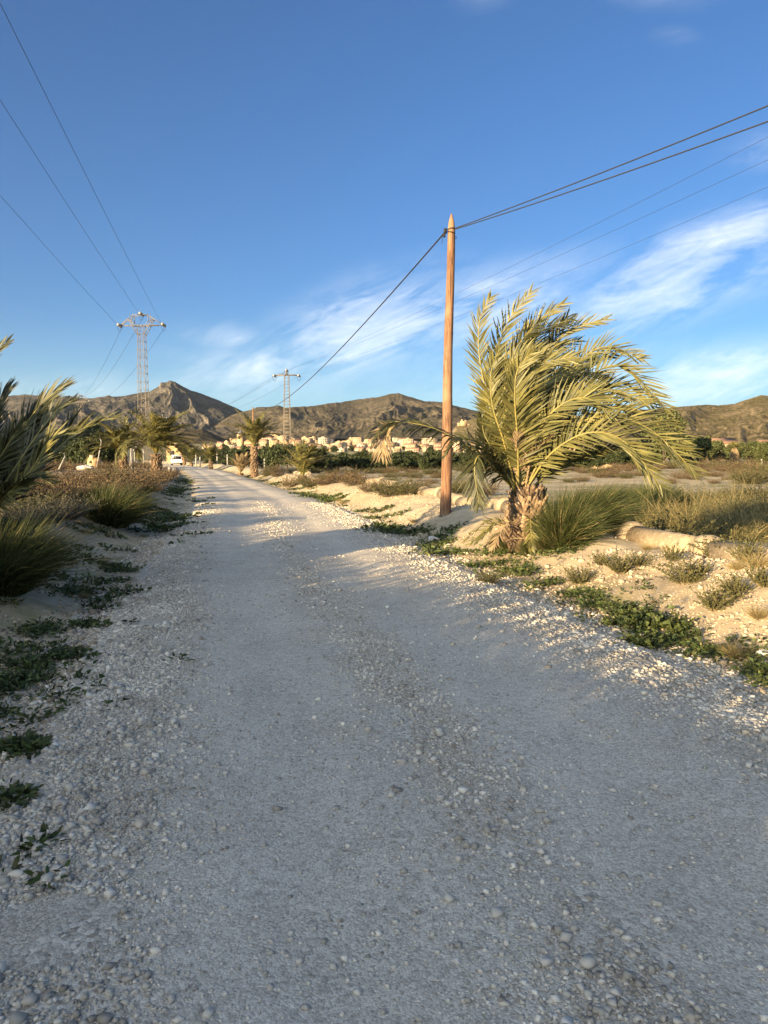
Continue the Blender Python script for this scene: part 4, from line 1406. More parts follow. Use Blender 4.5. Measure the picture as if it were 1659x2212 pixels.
for k in range(3):
    cable('power_line', tipC[k] + np.array([0, .7, 0]), nxt + offs[k] * np.array([1, 1, 0]), 4, .013,
          names3[k] + ' of the three faint wires leaving the distant left pylon for the mountain', 'power line', 'wires of the left power line')


def pylon_t(px, Yd, py_arm, label, s=1.0, rungs=True, armw=3.3, rz=0):
    p = np.array([P(px, 986, Yd)[0], Yd, 0]); p[2] = hz(p[0], p[1])
    za = P(px, py_arm, Yd)[2] - p[2]
    t = thing('pylon', label, 'pylon', p, rz)
    lattice(t, za + .1, 1.15 * s, 0.55 * s, 14, bw=.028 * s, rungs_only=rungs)
    mb = MB()
    for y in (-.2 * s, .2 * s):
        mb.bar((-armw / 2, y * .5, za), (armw / 2, y * .5, za), .06 * s)
        mb.bar((-armw / 2, y * .5, za), (-armw * .1, y, za + .22 * s), .035 * s); mb.bar((armw / 2, y * .5, za), (armw * .1, y, za + .22 * s), .035 * s)
    mb.box((0, 0, za + .35 * s), (.3 * s, .3 * s, .5 * s), taper=.4)
    mb.build('crossarm', M['steel'], t)
    tips = []
    for c in ((-armw / 2, 0, za), (0, 0, za + .7 * s), (armw / 2, 0, za)):
        insulator(t, c, (0, -1, -.1), 3, s * 1.1); insulator(t, c, (0, 1, -.1), 3, s * 1.1)
        loop = np.linspace(-1, 1, 12)
        MB().tube(np.stack([c[0] + loop * .25, c[1] + loop * .5, c[2] - .75 * s * (1 - loop ** 2)], -1), .02 * s, 4).build('jumper_wire', M['wire'], t, True)
        tips.append(p + np.array(c))
    return t, p, tips


pyB, pB, tipB = pylon_t(621, 97, 811, 'slender ladder-like lattice pylon with flat T crossarm in front of the town')
pyD, pD, tipD = pylon_t(354, 250, 902, 'tiny distant pylon under the rocky peak left of the dark knoll', 1.3, False, 3.0)
# next support, to the right outside the picture
pE = np.array([33.0, -32.0, 0]); pE[2] = hz(33, -32)
new = copy_tree(pyB)
new.location = tuple(pE)
tag(new, 'T shaped lattice pylon standing to the right behind the viewer', 'pylon')
zt = tipB[0][2] - pB[2]
TE = [pE + np.array([-1.65, 0, zt + .3]), pE + np.array([0, 0, zt - .1]), pE + np.array([1.65, 0, zt + .1])]
for k in range(3):
    cable('power_line', tipB[k], TE[k], 1.3, .006, ['uppermost', 'middle', 'lowest'][k] + ' of the three thin wires crossing the sky behind the wooden pole', 'power line', 'wires of the right power line')
    cable('power_line', tipB[k] + np.array([0, .4, 0]), tipD[k], 3.2, .014, names3[k] + ' of the three faint wires from the right pylon down to the far left', 'power line', 'wires of the right power line')

# ------------------------------------------------------------------ van
def make_van():
    vx, vy = P(381, 986, 125)[0], 125.0
    van = thing('van', 'white van with dark rear window driving away along the track', 'van', (vx, vy, hz(vx, vy)), R(20))
    white = pmat('white_paint', (0.78, 0.76, 0.72), None, rough=0.35, spec=0.5)
    glass = pmat('dark_glass', (0.02, 0.022, 0.025), None, rough=0.1, spec=0.6)
    red = pmat('red_lens', (0.45, 0.03, 0.02), None, rough=0.25)
    grey = pmat('grey_plastic', (0.09, 0.09, 0.09), None, rough=0.6)
    import bmesh
    prof = [(-2.15, .35), (-2.18, .95), (-2.05, 1.75), (-1.9, 1.84), (.55, 1.86), (1.15, 1.35), (2.0, 1.05), (2.15, .8), (2.15, .35)]
    bm = bmesh.new()
    rings = []
    for x, k in ((-.86, 0), (-.80, 1), (.80, 1), (.86, 0)):
        ring = []
        for (yv, zv) in prof:
            inset = 0.10 * max(0, (zv - 1.0)) / .86
            xx = x * (1 - inset)
            zz = zv - (0.03 if k == 0 and zv > 1.7 else 0)
            ring.append(bm.verts.new((xx, yv, zz)))
        rings.append(ring)
    n_ = len(prof)
    for a_, b_ in zip(rings, rings[1:]):
        for i in range(n_):
            bm.faces.new((a_[i], a_[(i + 1) % n_], b_[(i + 1) % n_], b_[i]))
    bm.faces.new(rings[0][::-1]); bm.faces.new(rings[-1])
    bmesh.ops.recalc_face_normals(bm, faces=bm.faces)
    bmesh.ops.bevel(bm, geom=list(bm.edges), offset=.03, segments=2, affect='EDGES')
    me = bpy.data.meshes.new('body'); bm.to_mesh(me); bm.free(); me.materials.append(white)
    link('body', me, van)
    MB().box((0, -2.135, 1.36), (1.28, .05, .52)).build('rear_window', glass, van)
    MB().box((0, -2.20, .42), (1.66, .14, .2)).build('bumper', grey, van)
    MB().box((0, -2.215, .78), (.52, .03, .12)).build('number_plate', pmat('plate', (.6, .6, .5), None), van)
    for sx_ in (-1, 1):
        MB().box((sx_ * .77, -2.16, 1.1), (.12, .08, .42)).build('tail_light', red, van)
        for y0, y1 in ((-1.75, -.95), (-.85, -.05), (.05, .75)):
            MB().box((sx_ * .812, (y0 + y1) / 2, 1.42), (.04, y1 - y0, .40)).build('side_window', glass, van)
        MB().box((sx_ * .98, .75, 1.22), (.18, .1, .2)).build('wing_mirror', grey, van)
        for yw in (-1.4, 1.35):
            wq = MB().tube([(sx_ * .70, yw, .31), (sx_ * .72, yw, .31), (sx_ * .87, yw, .31), (sx_ * .89, yw, .31)], [.26, .31, .31, .26], 20).build('wheel', M['black'], van, True)
            MB().tube([(sx_ * .885, yw, .31), (sx_ * .90, yw, .31)], [.18, .15], 14).build('rim', M['steel'], wq)


make_van()

# ------------------------------------------------------------------ concrete pipes on the right bank
def pipe_line():
    ya = np.concatenate([np.linspace(-7.8, 27, 22), [29.5, 31.6, 34, 43, 45, 47, 49, 51]])
    k = 0
    objs = []
    for i in range(len(ya) - 1):
        y0, y1 = ya[i], ya[i + 1]
        if (31 < y0 < 43): continue
        xs2 = [road_c(y0) + 4.95, road_c(y1) + 4.95]
        zs = [H(xs2[0], y0, False) + .05, H(xs2[1], y1, False) + .05]
        p = np.array([xs2[0], y0, float(zs[0])]); q = np.array([xs2[1], y1, float(zs[1])])
        d = unit(q - p); L = np.linalg.norm(q - p)
        sec = [p, p + d * .02, p + d * .22, p + d * .25, p + d * (L * .5), q - d * .01]
        rr = [.19, .225, .225, .185, .18, .18]
        t = thing('pipe_section', None, None, p)
        mb = MB().tube(np.array(sec[3:]) - p, rr[3:], 20)
        mb.build('barrel', M['concrete'], t, True)
        mb = MB().tube(np.array([sec[0], sec[1], sec[1] + d * .06, sec[2], sec[3]]) - p, [.18, .22, .235, .225, .186], 20)
        mb.build('collar', M['concrete'], t, True)
        objs.append(t)
    rank(objs, 'half buried concrete pipe with thick collar, #', 'pipe', 'concrete pipe sections along the right bank')


pipe_line()

# ------------------------------------------------------------------ shrubs, tussocks, weeds
SH = {}
def proto(key, fn):
    if key not in SH: SH[key] = fn()
    return SH[key]


brown = [shrub_mesh('dry_shrub', 260, 1.0, .55, 16, .03, s, [M['brush'], M['bark']], wind=.15) for s in (1, 2, 3)]
olive = [shrub_mesh('olive_shrub', 260, 1.0, .5, 22, .03, s, [M['shrub'], M['bark']], wind=.1) for s in (4, 5, 6)]
greyb = [shrub_mesh('grey_shrub', 420, 1.0, .6, 8, .03, s, [M['greyshrub'], M['greyshrub']], wind=.1, twig=.004) for s in (7, 8)]
sprig = [shrub_mesh('sprig', 60, 1.0, .28, 30, .05, s, [M['shrub'], M['straw']], spread=.8, wind=.15, twig=.006) for s in (21, 22, 23)]
hedge = [shrub_mesh('hedge_shrub', 420, 1.0, .6, 30, .045, s, [M['shrub'], M['bark']], wind=.1, spread=1.0) for s in (24, 25, 26)]
dense = [tussock_mesh('tussock', 9000, 1.0, .62, (.34, 0, -.14), s, M['grass'], .0045, .5) for s in (31, 32)]
strawt = [tussock_mesh('straw_tuft', 700, 1.0, .4, (.3, 0, -.2), s, M['straw'], .005, .7) for s in (33, 34)]
tangle = []
for s in (41, 42):
    r = np.random.default_rng(s)
    n = 420
    a = r.uniform(0, 6.28, n); q = np.sqrt(r.random(n))
    root = np.stack([np.cos(a) * q * .8, np.sin(a) * q * .8, r.uniform(-.05, .25, n)], -1)
    D_ = r.normal(0, .7, (n, 3)) + np.array([.3, 0, .7])
    v, f = blades(root, D_, r.uniform(.25, .85, n) * np.where(r.random(n) < .06, 1.6, 1), np.full(n, .004), r.normal(0, .35, (n, 3)), 4, r, np.array([1, 1, .9, .7, .3]))
    c = root + unit(D_) * r.uniform(.1, .7, (n, 1))
    c = np.repeat(c, 26, 0) * np.array([1, 1, .8]) + r.normal(0, .09, (n * 26, 3))
    v2, f2 = blades(c, r.normal(0, 1, (len(c), 3)), np.full(len(c), .05), np.full(len(c), .009), np.zeros((len(c), 3)), 1, r)
    tangle.append(mesh_np('tangled_brush', np.vstack([v, v2]), np.vstack([f, f2 + len(v)]), False, [M['straw'], M['shrub']], np.concatenate([np.zeros(len(f), int), np.ones(len(f2), int)])))


def put(protos, name, px, py, hpx, wf=1.0, k=None, x=None, y=None, h=None):
    if x is None:
        p = G(px, py)
        s = hpx / 1534 * p[1]
    else:
        p = np.array([x, y, hz(x, y)]); s = h
    me = protos[random.randrange(len(protos)) if k is None else k]
    o = link(name, me, None, p, (0, 0, random.uniform(0, 6.28)) if protos is not dense else (0, 0, random.uniform(-.4, .4)))
    o.scale = (s * wf, s * wf, s)
    return o



# brown and olive bushes on the left bank
objs = []
for (px, py, h, wf) in [(95, 1082, 62, 1.2), (150, 1085, 62, 1.2), (205, 1072, 60, 1.2), (258, 1058, 58, 1.3), (305, 1048, 52, 1.2), (70, 1058, 56, 1.2),
                        (120, 1050, 48, 1.3), (178, 1046, 46, 1.3), (232, 1040, 42, 1.3), (285, 1034, 40, 1.3), (60, 1112, 66, 1.1), (20, 1085, 60, 1.1),
                        (330, 1062, 34, 1.0), (366, 1030, 30, 1.0), (352, 1042, 34, .9), (-30, 1090, 70, 1.2), (300, 1068, 40, 1.1), (255, 1076, 46, 1.2)]:
    objs.append(put(brown if random.random() < .7 else olive, 'dry_bush', px, py, h * .88, wf * 1.4))
rank(objs, 'round brown dry bush of the thicket on the left bank, #', 'bush', 'dry bushes of the left thicket')
objs = [put(greyb, 'grey_bush', px, py, h, wf) for (px, py, h, wf) in [(62, 1140, 60, 1.3), (100, 1128, 62, 1.3), (140, 1122, 55, 1.3), (40, 1150, 50, 1.0)]]
rank(objs, 'low leafless grey bush in shade under the left thicket, #', 'bush', 'grey bushes under the left thicket')
objs = [put(brown, 'dry_bush', px, py, h, 1.6) for (px, py, h) in [(120, 1016, 22), (150, 1014, 22), (190, 1014, 18), (232, 1014, 20), (262, 1012, 18), (300, 1010, 20), (90, 1018, 26), (60, 1020, 28), (320, 1012, 18), (35, 1016, 26)]]
rank(objs, 'far tawny bush in front of the bent concrete posts, #', 'bush', 'far bushes on the left')

# tussocks
tag(put(dense, 'grass_tussock', 240, 1134, 112, .85, 0), 'big round green grass tussock on the left bank', 'grass tussock')
tag(put(dense, 'grass_tussock', 205, 1104, 78, .8, 1), 'smaller green tussock behind the big round tussock on the left', 'grass tussock')
tag(put(dense, 'grass_tussock', 5, 1275, 215, .7, 1), 'tall dark grass tussock at the left edge of the picture', 'grass tussock')
tag(put(dense, 'grass_tussock', -40, 1190, 110, 1.0, 0), 'dark grass tussock under the left palm', 'grass tussock')
tag(put(dense, 'grass_tussock', 1218, 1178, 158, .62, 0), 'tall green grass tussock against the right side of the big palm trunk', 'grass tussock')
tag(put(dense, 'grass_tussock', 1262, 1150, 140, .75, 1), 'second green tussock right of the big palm', 'grass tussock')
objs = [put(dense, 'grass_tussock', px, py, h, wf) for (px, py, h, wf) in [(1300, 1114, 86, .9), (1345, 1108, 84, .9), (1390, 1106, 80, .9), (1430, 1104, 72, .9), (1280, 1126, 92, .85), (1322, 1120, 80, .9), (1368, 1112, 74, .9)]]
rank(objs, 'dark green tussock in the row behind the pipe, #', 'grass tussock', 'tussocks behind the pipe')
objs = [put(strawt if i % 2 else dense, 'grass_tuft', px, py, h, .9) for i, (px, py, h) in enumerate([(1105, 1188, 44), (1128, 1192, 40), (1150, 1192, 46), (1168, 1190, 44), (1092, 1182, 50), (1066, 1178, 36), (1185, 1186, 50)])]
rank(objs, 'tuft of grass round the foot of the big palm, #', 'grass tuft', 'tufts round the big palm')
tag(put(strawt, 'straw_tuft', 1178, 1180, 70, .7), 'yellow straw tuft at the foot of the big palm on its right', 'grass tuft')
tag(put(strawt, 'straw_tuft', 1082, 1170, 62, .8), 'yellow straw tuft at the foot of the big palm on its left', 'grass tuft')
tag(put(strawt, 'straw_tuft', 1088, 1098, 50, .9), 'yellow straw tuft behind the big palm on its left', 'grass tuft')
tag(put(strawt, 'straw_tuft', 1636, 1222, 60, .9), 'pale straw tuft leaning over the pipe at the right edge', 'grass tuft')

objs = []
r = np.random.default_rng(321)
for k_ in range(34):
    y_ = 3.2 * (40 / 3.2) ** r.random(); sd = r.random() < .6
    u_ = r.uniform(2.7, 4.6) if sd else r.uniform(-4.6, -2.7)
    objs.append(put(strawt, 'dry_tuft', 0, 0, 0, .9, None, float(road_c(y_)) + u_, y_, r.uniform(.10, .24)))
rank(objs, 'small dry grass tuft on the verge, #', 'grass tuft', 'small dry tufts on the verges')
# sprigs on the right bank in front of the pipe
objs = [put(sprig, 'green_sprig', px, py, h * 1.2, wf) for (px, py, h, wf) in [(1395, 1168, 46, 1.3), (1470, 1180, 56, 1.3), (1555, 1210, 50, 1.2), (1340, 1238, 40, 1.3), (1480, 1262, 50, 1.3), (1610, 1215, 50, .9),
                                                    (1545, 1318, 50, 1.2), (1450, 1212, 32, 1.1), (1250, 1262, 36, 1.3), (1590, 1290, 48, 1.0), (1380, 1225, 28, 1.2), (1655, 1265, 50, 1.2), (1300, 1224, 26, 1.2), (1510, 1240, 26, 1.3)]]
rank(objs, 'small feathery green plant on the sandy right bank, #', 'plant', 'small plants on the right bank')
tag(put(olive, 'low_shrub', 1055, 1260, 34, 1.2), 'small dark shrub alone on the right road edge below the big palm', 'shrub')
# bushes along the right bank and the field
objs = [put(brown if i % 3 else olive, 'dry_bush', px, py, h, wf) for i, (px, py, h, wf) in enumerate([
    (845, 1072, 44, 1.5), (800, 1062, 34, 1.3), (765, 1048, 40, 1.3), (880, 1068, 36, 1.4), (905, 1062, 34, 1.3), (700, 1048, 26, 1.5), (670, 1052, 30, 1.3), (630, 1052, 30, 1.3), (728, 1040, 26, 1.5),
    (985, 1066, 40, 1.1), (1010, 1060, 34, 1.2), (600, 1030, 20, 1.4), (578, 1028, 20, 1.2), (1050, 1070, 36, 1.2)])]
rank(objs, 'brown dry bush beside the buried pipes between track and field, #', 'bush', 'dry bushes along the right bank')
objs = []
for (px, py, h) in [(720, 1022, 14), (760, 1024, 15), (800, 1023, 14), (845, 1023, 16), (890, 1022, 14), (930, 1025, 18), (590, 1022, 18), (640, 1024, 16), (680, 1022, 15), (1000, 1018, 18), (1040, 1016, 14),
                    *[(700 + 955 * random.random(), 1004 + 42 * random.random() ** 1.3, 9 + 9 * random.random()) for _ in range(95)], (945, 1012, 20), (905, 1014, 14), (1180, 1020, 16), (1240, 1018, 14), (1290, 1022, 18), (1330, 1016, 14), (1370, 1014, 16), (1410, 1018, 18), (1450, 1012, 16), (1500, 1024, 16),
                    (1262, 1012, 18), (1215, 1008, 16), (1150, 1010, 14), (1110, 1014, 14), (1350, 1030, 16), (1545, 1030, 16), (1470, 1034, 18), (1300, 1006, 12), (870, 1030, 12), (960, 1032, 14)]:
    objs.append(put(brown if random.random() < .6 else olive, 'field_bush', px, py, h, 1.9))
for _ in range(26):
    y_ = random.uniform(6, 60); x_ = y_ * .56 + random.uniform(2, 26)
    tag(put(brown if random.random() < .6 else olive, 'far_bush', 0, 0, 0, 1.8, None, x_, y_, random.uniform(.25, .5)), 'small bush on the field right of the picture', 'bush', 'field bushes outside the picture')
rank(objs, 'small olive brown bush scattered on the flat field, #', 'bush', 'small bushes on the field')
objs = [put(olive if i % 2 else brown, 'tall_bush', px, py, h, 1.5) for i, (px, py, h) in enumerate([(1530, 1012, 26), (1560, 1016, 26), (1600, 1022, 34), (1635, 1024, 36), (1655, 1040, 44), (1615, 1045, 40), (1575, 1008, 20), (1500, 1006, 20), (1640, 1006, 20), (1690, 1040, 44)])]
rank(objs, 'tawny bush at the far right edge of the field, #', 'bush', 'bushes at the right of the field')
objs = [put(tangle, 'tangled_brush', px, py, h, 1.0) for (px, py, h) in [(1420, 1132, 62), (1470, 1140, 66), (1520, 1150, 72), (1570, 1160, 72), (1620, 1168, 80), (1660, 1150, 80), (1560, 1120, 60), (1610, 1110, 60), (1500, 1110, 54)]]
rank(objs, 'tangle of dry stalks and twigs behind the pipe on the right, #', 'brush', 'tangled brush behind the pipe')
objs = [put(olive, 'olive_bush', px, py, h, 1.3) for (px, py, h) in [(1560, 1130, 54), (1610, 1138, 64), (1655, 1132, 70), (1490, 1090, 40), (1540, 1088, 40), (1590, 1082, 40), (1640, 1080, 44), (1460, 1104, 34)]]
rank(objs, 'leafy olive bush among the tangled brush on the right, #', 'bush', 'olive bushes on the right')
tag(put(brown, 'brush_heap', 1245, 1008, 26, 3.0), 'heap of grey cut branches beyond the field behind the big palm', 'brush heap')

# ground cover weeds: one mesh of small leaves in patches
def weeds():
    pts = []
    r = np.random.default_rng(99)
    # bands along both road edges
    n = 2600
    y = 2.5 * (60 / 2.5) ** r.random(n)
    side = r.random(n) < 0.5
    u = np.where(side, r.normal(2.95, .28, n), r.normal(-2.85, .5, n))
    x = road_c(y) + u
    ok = fbm(x / .75, y / .75, 57, 3) > np.where(side, 0.22 - .12 * (y > 11), 0.22)
    P1 = np.stack([x[ok], y[ok]], -1)
    seeds = [P1]
    # patches read off the picture
    for (px, py, wx, wy, m) in [(1380, 1345, 90, 26, 60), (1450, 1388, 90, 22, 70), (1560, 1412, 80, 22, 60), (1640, 1450, 50, 30, 45), (1100, 1190, 60, 12, 60), (1180, 1190, 60, 12, 60), (1235, 1180, 40, 10, 40), (1255, 1165, 30, 12, 40),
                                (210, 1125, 60, 12, 0), (90, 1367, 60, 12, 45), (190, 1355, 50, 10, 35), (40, 1478, 70, 20, 60), (140, 1420, 70, 14, 50), (60, 1440, 60, 10, 30), (160, 1282, 50, 10, 45), (255, 1232, 40, 9, 40),
                                (20, 1735, 25, 20, 20), (40, 1620, 50, 16, 45), (350, 1120, 50, 10, 50), (380, 1060, 25, 8, 60), (395, 1040, 25, 6, 60), (1248, 1290, 60, 12, 40), (1180, 1262, 40, 8, 25), (1130, 1240, 40, 8, 25),
                                (720, 1100, 60, 8, 0), (830, 1140, 60, 9, 40), (880, 1150, 60, 9, 40), (960, 1195, 60, 9, 40), (1055, 1222, 50, 9, 30), (1300, 1310, 60, 10, 40), (660, 1070, 40, 6, 40)]:
        for _ in range(int(m * .55)):
            q = G(px + r.normal(0, wx * .45), py + r.normal(0, wy * .45))
            seeds.append(q[None, :2])
    S = np.vstack(seeds)
    n = len(S)
    per = 22
    rad = r.uniform(.06, .17, n) * np.clip(S[:, 1] / 9, .7, 1.6)
    a = r.uniform(0, 6.28, (n, per)); q = np.sqrt(r.random((n, per))) * rad[:, None]
    x = S[:, :1] + np.cos(a) * q; y = S[:, 1:] + np.sin(a) * q
    x, y = x.ravel(), y.ravel()
    z = H(x, y)
    c = np.stack([x, y, z + r.uniform(0.0, .05, len(x)) * np.repeat(1 - 0 * rad, per)], -1)
    d = unit(np.stack([np.cos(a).ravel() * .8, np.sin(a).ravel() * .8, r.uniform(.1, .9, len(x))], -1) + r.normal(0, .3, (len(x), 3)))
    L = r.uniform(.025, .075, len(x)) * np.clip(np.repeat(S[:, 1], per) / 9, .8, 1.8)
    v, f = blades(c, d, L, L * .26, np.tile([[0, 0, -.25]], (len(x), 1)), 2, r)
    print('weed leaves', len(x))
    return mesh_np('weeds', v, f, False, [M['weed']])


tag(link('weeds', weeds()), 'low green weeds creeping along both edges of the track', 'weeds', kind='stuff')
# bright weed clump standing up in the patch of light
leafy = [shrub_mesh('leafy_weed', 46, 1.0, .7, 12, .16, s, [M['weed'], M['weed']], spread=1.6, twig=.008, lw=.4) for s in (61, 62)]
objs = [put(leafy, 'leafy_weed', px, py, h, wf) for (px, py, h, wf) in [(1395, 1352, 42, 1.3), (1440, 1358, 40, 1.2), (1370, 1330, 26, 1.3), (1385, 1395, 34, 1.2), (1330, 1350, 24, 1.2), (1480, 1372, 26, 1.3)]]
rank(objs, 'upright leafy weed in the right weed bed, #', 'weed', 'leafy weeds at the right road edge')

# ------------------------------------------------------------------ trees
olives = [make_tree('olive_tree', 4.0, 2.0, s, M['leafdark'], 230, 24, .26, .12) for s in (71, 72, 73)]
used = [False] * 3


def put_tree(protos, flags, px, Yd, scale, name=None, sx_=1.0, x=None):
    k = random.randrange(len(protos))
    if flags[k]: o = copy_tree(protos[k])
    else: o = protos[k]; flags[k] = True
    xx = P(px, 986, Yd)[0] if x is None else x
    o.location = (xx, Yd, hz(xx, Yd))
    o.scale = (scale * sx_, scale * sx_, scale)
    o.rotation_euler = (0, 0, random.uniform(0, 6.28))
    return o


front = [put_tree(olives, used, px, 118 + random.uniform(-3, 3) - (px - 640) * .012, random.uniform(.52, .68), sx_=1.25) for px in range(680, 1380, 17)]
rank(front, 'dark olive tree in the orchard front row, #', 'tree', 'olive trees of the orchard front row')
back = [put_tree(olives, used, px, 150 + random.uniform(-6, 6), random.uniform(.62, .8), sx_=1.25) for px in range(690, 1420, 24)]
rank(back, 'dark olive tree in the orchard second row, #', 'tree', 'olive trees of the orchard second row')
lefto = [put_tree(olives, used, px, Y_, s) for (px, Y_, s) in [(600, 92, .85), (585, 104, .95), (640, 100, .9), (665, 106, .95), (690, 108, .9), (620, 112, 1.0), (568, 112, .95), (530, 118, .85), (505, 125, .85), (482, 130, .8), (460, 140, .8), (440, 150, .8), (545, 130, .95), (520, 108, .7), (495, 112, .65)]]
rank(lefto, 'grey green tree behind the posts of the wire fence, #', 'tree', 'trees behind the wire fence')
pines = [make_tree('broad_tree', 8.2, 3.6, s, M['leafgreen'], 420, 30, .34, .14, .2) for s in (81, 82)]
upn = [False, False]
RT = [put_tree(pines, upn, px, Y_, s, sx_=w_) for (px, Y_, s, w_) in [(1435, 112, 1.06, 1.0), (1405, 118, .8, 1.0), (1480, 120, .72, 1.0), (1515, 128, .66, 1.1), (1545, 140, .60, 1.0), (1630, 150, .60, 1.2), (1660, 140, .62, 1.2), (1345, 125, .55, 1.0), (1300, 130, .5, 1.0), (1590, 165, .62, 1.3), (1500, 150, .7, 1.2), (1700, 150, .7, 1.1)]]
rank(RT, 'broad green tree at the foot of the right hill, #', 'tree', 'trees at the foot of the right hill')
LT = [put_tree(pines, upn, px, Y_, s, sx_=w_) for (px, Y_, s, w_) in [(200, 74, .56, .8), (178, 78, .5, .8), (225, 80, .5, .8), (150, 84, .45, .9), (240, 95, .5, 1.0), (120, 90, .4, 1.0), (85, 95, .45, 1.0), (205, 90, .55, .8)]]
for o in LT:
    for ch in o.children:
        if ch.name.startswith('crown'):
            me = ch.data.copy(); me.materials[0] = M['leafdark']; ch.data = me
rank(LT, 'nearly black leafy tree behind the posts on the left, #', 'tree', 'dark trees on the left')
# trees between the town houses
tw = []
for i in range(38):
    px = random.uniform(480, 1290); Yd = random.uniform(760, 1000)
    tw.append(put_tree(olives, used, px, Yd, random.uniform(1.2, 2.2), sx_=1.3))
rank(tw, 'small dark tree in or before the town, #', 'tree', 'trees of the town')

# ------------------------------------------------------------------ fences and posts
fence = thing('wire_fence', 'wire fence on pale posts in front of the trees right of the track', 'fence', (0, 0, 0))
fp = []
for px in (423, 432, 452, 469, 491, 530, 571, 608):
    Yd = 108 - (px - 423) * .075
    x = P(px, 986, Yd)[0]; z = hz(x, Yd)
    MB().box((x, Yd, z + .85), (.13, .13, 1.9)).build('post', M['post'], fence)
    fp.append((x, Yd, z))
for hh in (.5, 1.0, 1.5):
    for a_, b_ in zip(fp, fp[1:]):
        pass
for hh in (.5, 1.0, 1.5):
    MB().tube([(q[0], q[1], q[2] + hh) for q in fp], .012, 4).build('wire', M['wire'], fence)
objs = []
for px, Yd in [(236, 84), (242, 83), (248, 82), (254, 81), (262, 80), (270, 78), (277, 77), (284, 76), (291, 80), (299, 74), (310, 73), (231, 88)]:
    x = P(px, 986, Yd)[0]; z = hz(x, Yd)
    o = MB().tube([(0, 0, -.3), (0, 0, 1.9), (-.12, 0, 2.15), (-.3, 0, 2.4)], [.055, .05, .045, .04], 6).build('fence_post', M['post'])
    o.location = (x, Yd, z)
    objs.append(o)
rank(objs, 'thin pale concrete post with bent top behind the left bushes, #', 'post', 'bent concrete posts on the left')
for (px0, py0, px1, py1, Yd, lb_) in [(209, 1003, 219, 948, 60, 'leaning white pole with bent top left of the dark trees gap'), (127, 1008, 141, 980, 45, 'short pale stake leaning right among the left bushes'), (281, 1002, 284, 955, 66, 'pale pole with bent top beside the tall pylon foot')]:
    a_, b_ = P(px0, py0 + 6, Yd), P(px1, py1 + 6, Yd)
    o = MB().tube([(0, 0, 0), b_ - a_, b_ - a_ + np.array([-.1, 0, .25])], [.05, .045, .035], 8).build('leaning_post', M['post'])
    o.location = tuple(a_)
    tag(o, lb_, 'post')
p = G(374, 1020)
MB().box((0, 0, .2), (1.0, .6, .55)).build('concrete_block', M['post'])
o = bpy.data.objects['concrete_block']; o.location = tuple(p); o.rotation_euler = (0, .05, .4)
tag(o, 'low concrete block on the left verge in front of the van', 'block')
x = P(1648, 986, 95)[0]
o = MB().tube([(0, 0, -.2), (-.15, 0, 1.5)], .09, 8).build('stub_post', M['post']); o.location = (x, 95, hz(x, 95))
tag(o, 'short white leaning post at the far right edge of the field', 'post')
x = P(1216, 986, 150)[0]
o = MB().tube([(0, 0, -.2), (0, 0, 4.6)], [.22, .16], 8).build('white_pillar', M['post']); o.location = (x, 150, hz(x, 150))
tag(o, 'white pillar seen through the fronds of the big palm', 'pillar')
# white heap among left bushes
boulder('pale_heap', 312, 1008, 0.1, 'x') if False else None
p = P(186, 997, 62)
import bmesh
bm = bmesh.new(); bmesh.ops.create_icosphere(bm, subdivisions=3, radius=1)
for v in bm.verts:
    n_ = float(vnoise(np.array([v.co.x * 2.2 + 5]), np.array([v.co.y * 2.2 + v.co.z + 5]), 3)[0])
    v.co *= (0.75 + .5 * n_) * .6; v.co.z *= .4; v.co.x *= 1.3
me = bpy.data.meshes.new('rubble_heap'); bm.to_mesh(me); bm.free(); me.materials.append(M['rock'])
o = link('rubble_heap', me, None, (p[0], 62, hz(p[0], 62) + .15)); tag(o, 'pale grey heap of rubble beyond the left bushes', 'heap')

# ------------------------------------------------------------------ town
TC = {'cream': (0.40, 0.30, 0.19), 'white': (0.46, 0.38, 0.285), 'ochre': (0.50, 0.33, 0.17), 'tan': (0.48, 0.34, 0.21), 'pink': (0.46, 0.32, 0.22), 'grey': (0.36, 0.32, 0.27), 'brick': (0.42, 0.20, 0.12)}
TM = {k: pmat('render_' + k, v, tuple(c * .85 for c in v), .25, .9) for k, v in TC.items()}
tile = pmat('roof_tile', (0.30, 0.17, 0.11), (0.22, 0.13, 0.085), .6, .9)
flatm = pmat('flat_roof', (0.32, 0.26, 0.20), None)
wing = pmat('window_dark', (0.05, 0.048, 0.045), None, rough=.3)
WINM = MB().box((0, 0, 0), (1, .12, 1)).data()
winmesh = mesh_np('window', WINM[0], WINM[1], False, [wing])
DOORM = mesh_np('door', *MB().box((0, 0, 0), (1, .12, 1)).data(), False, [pmat('door_wood', (0.12, 0.06, 0.035), None)])


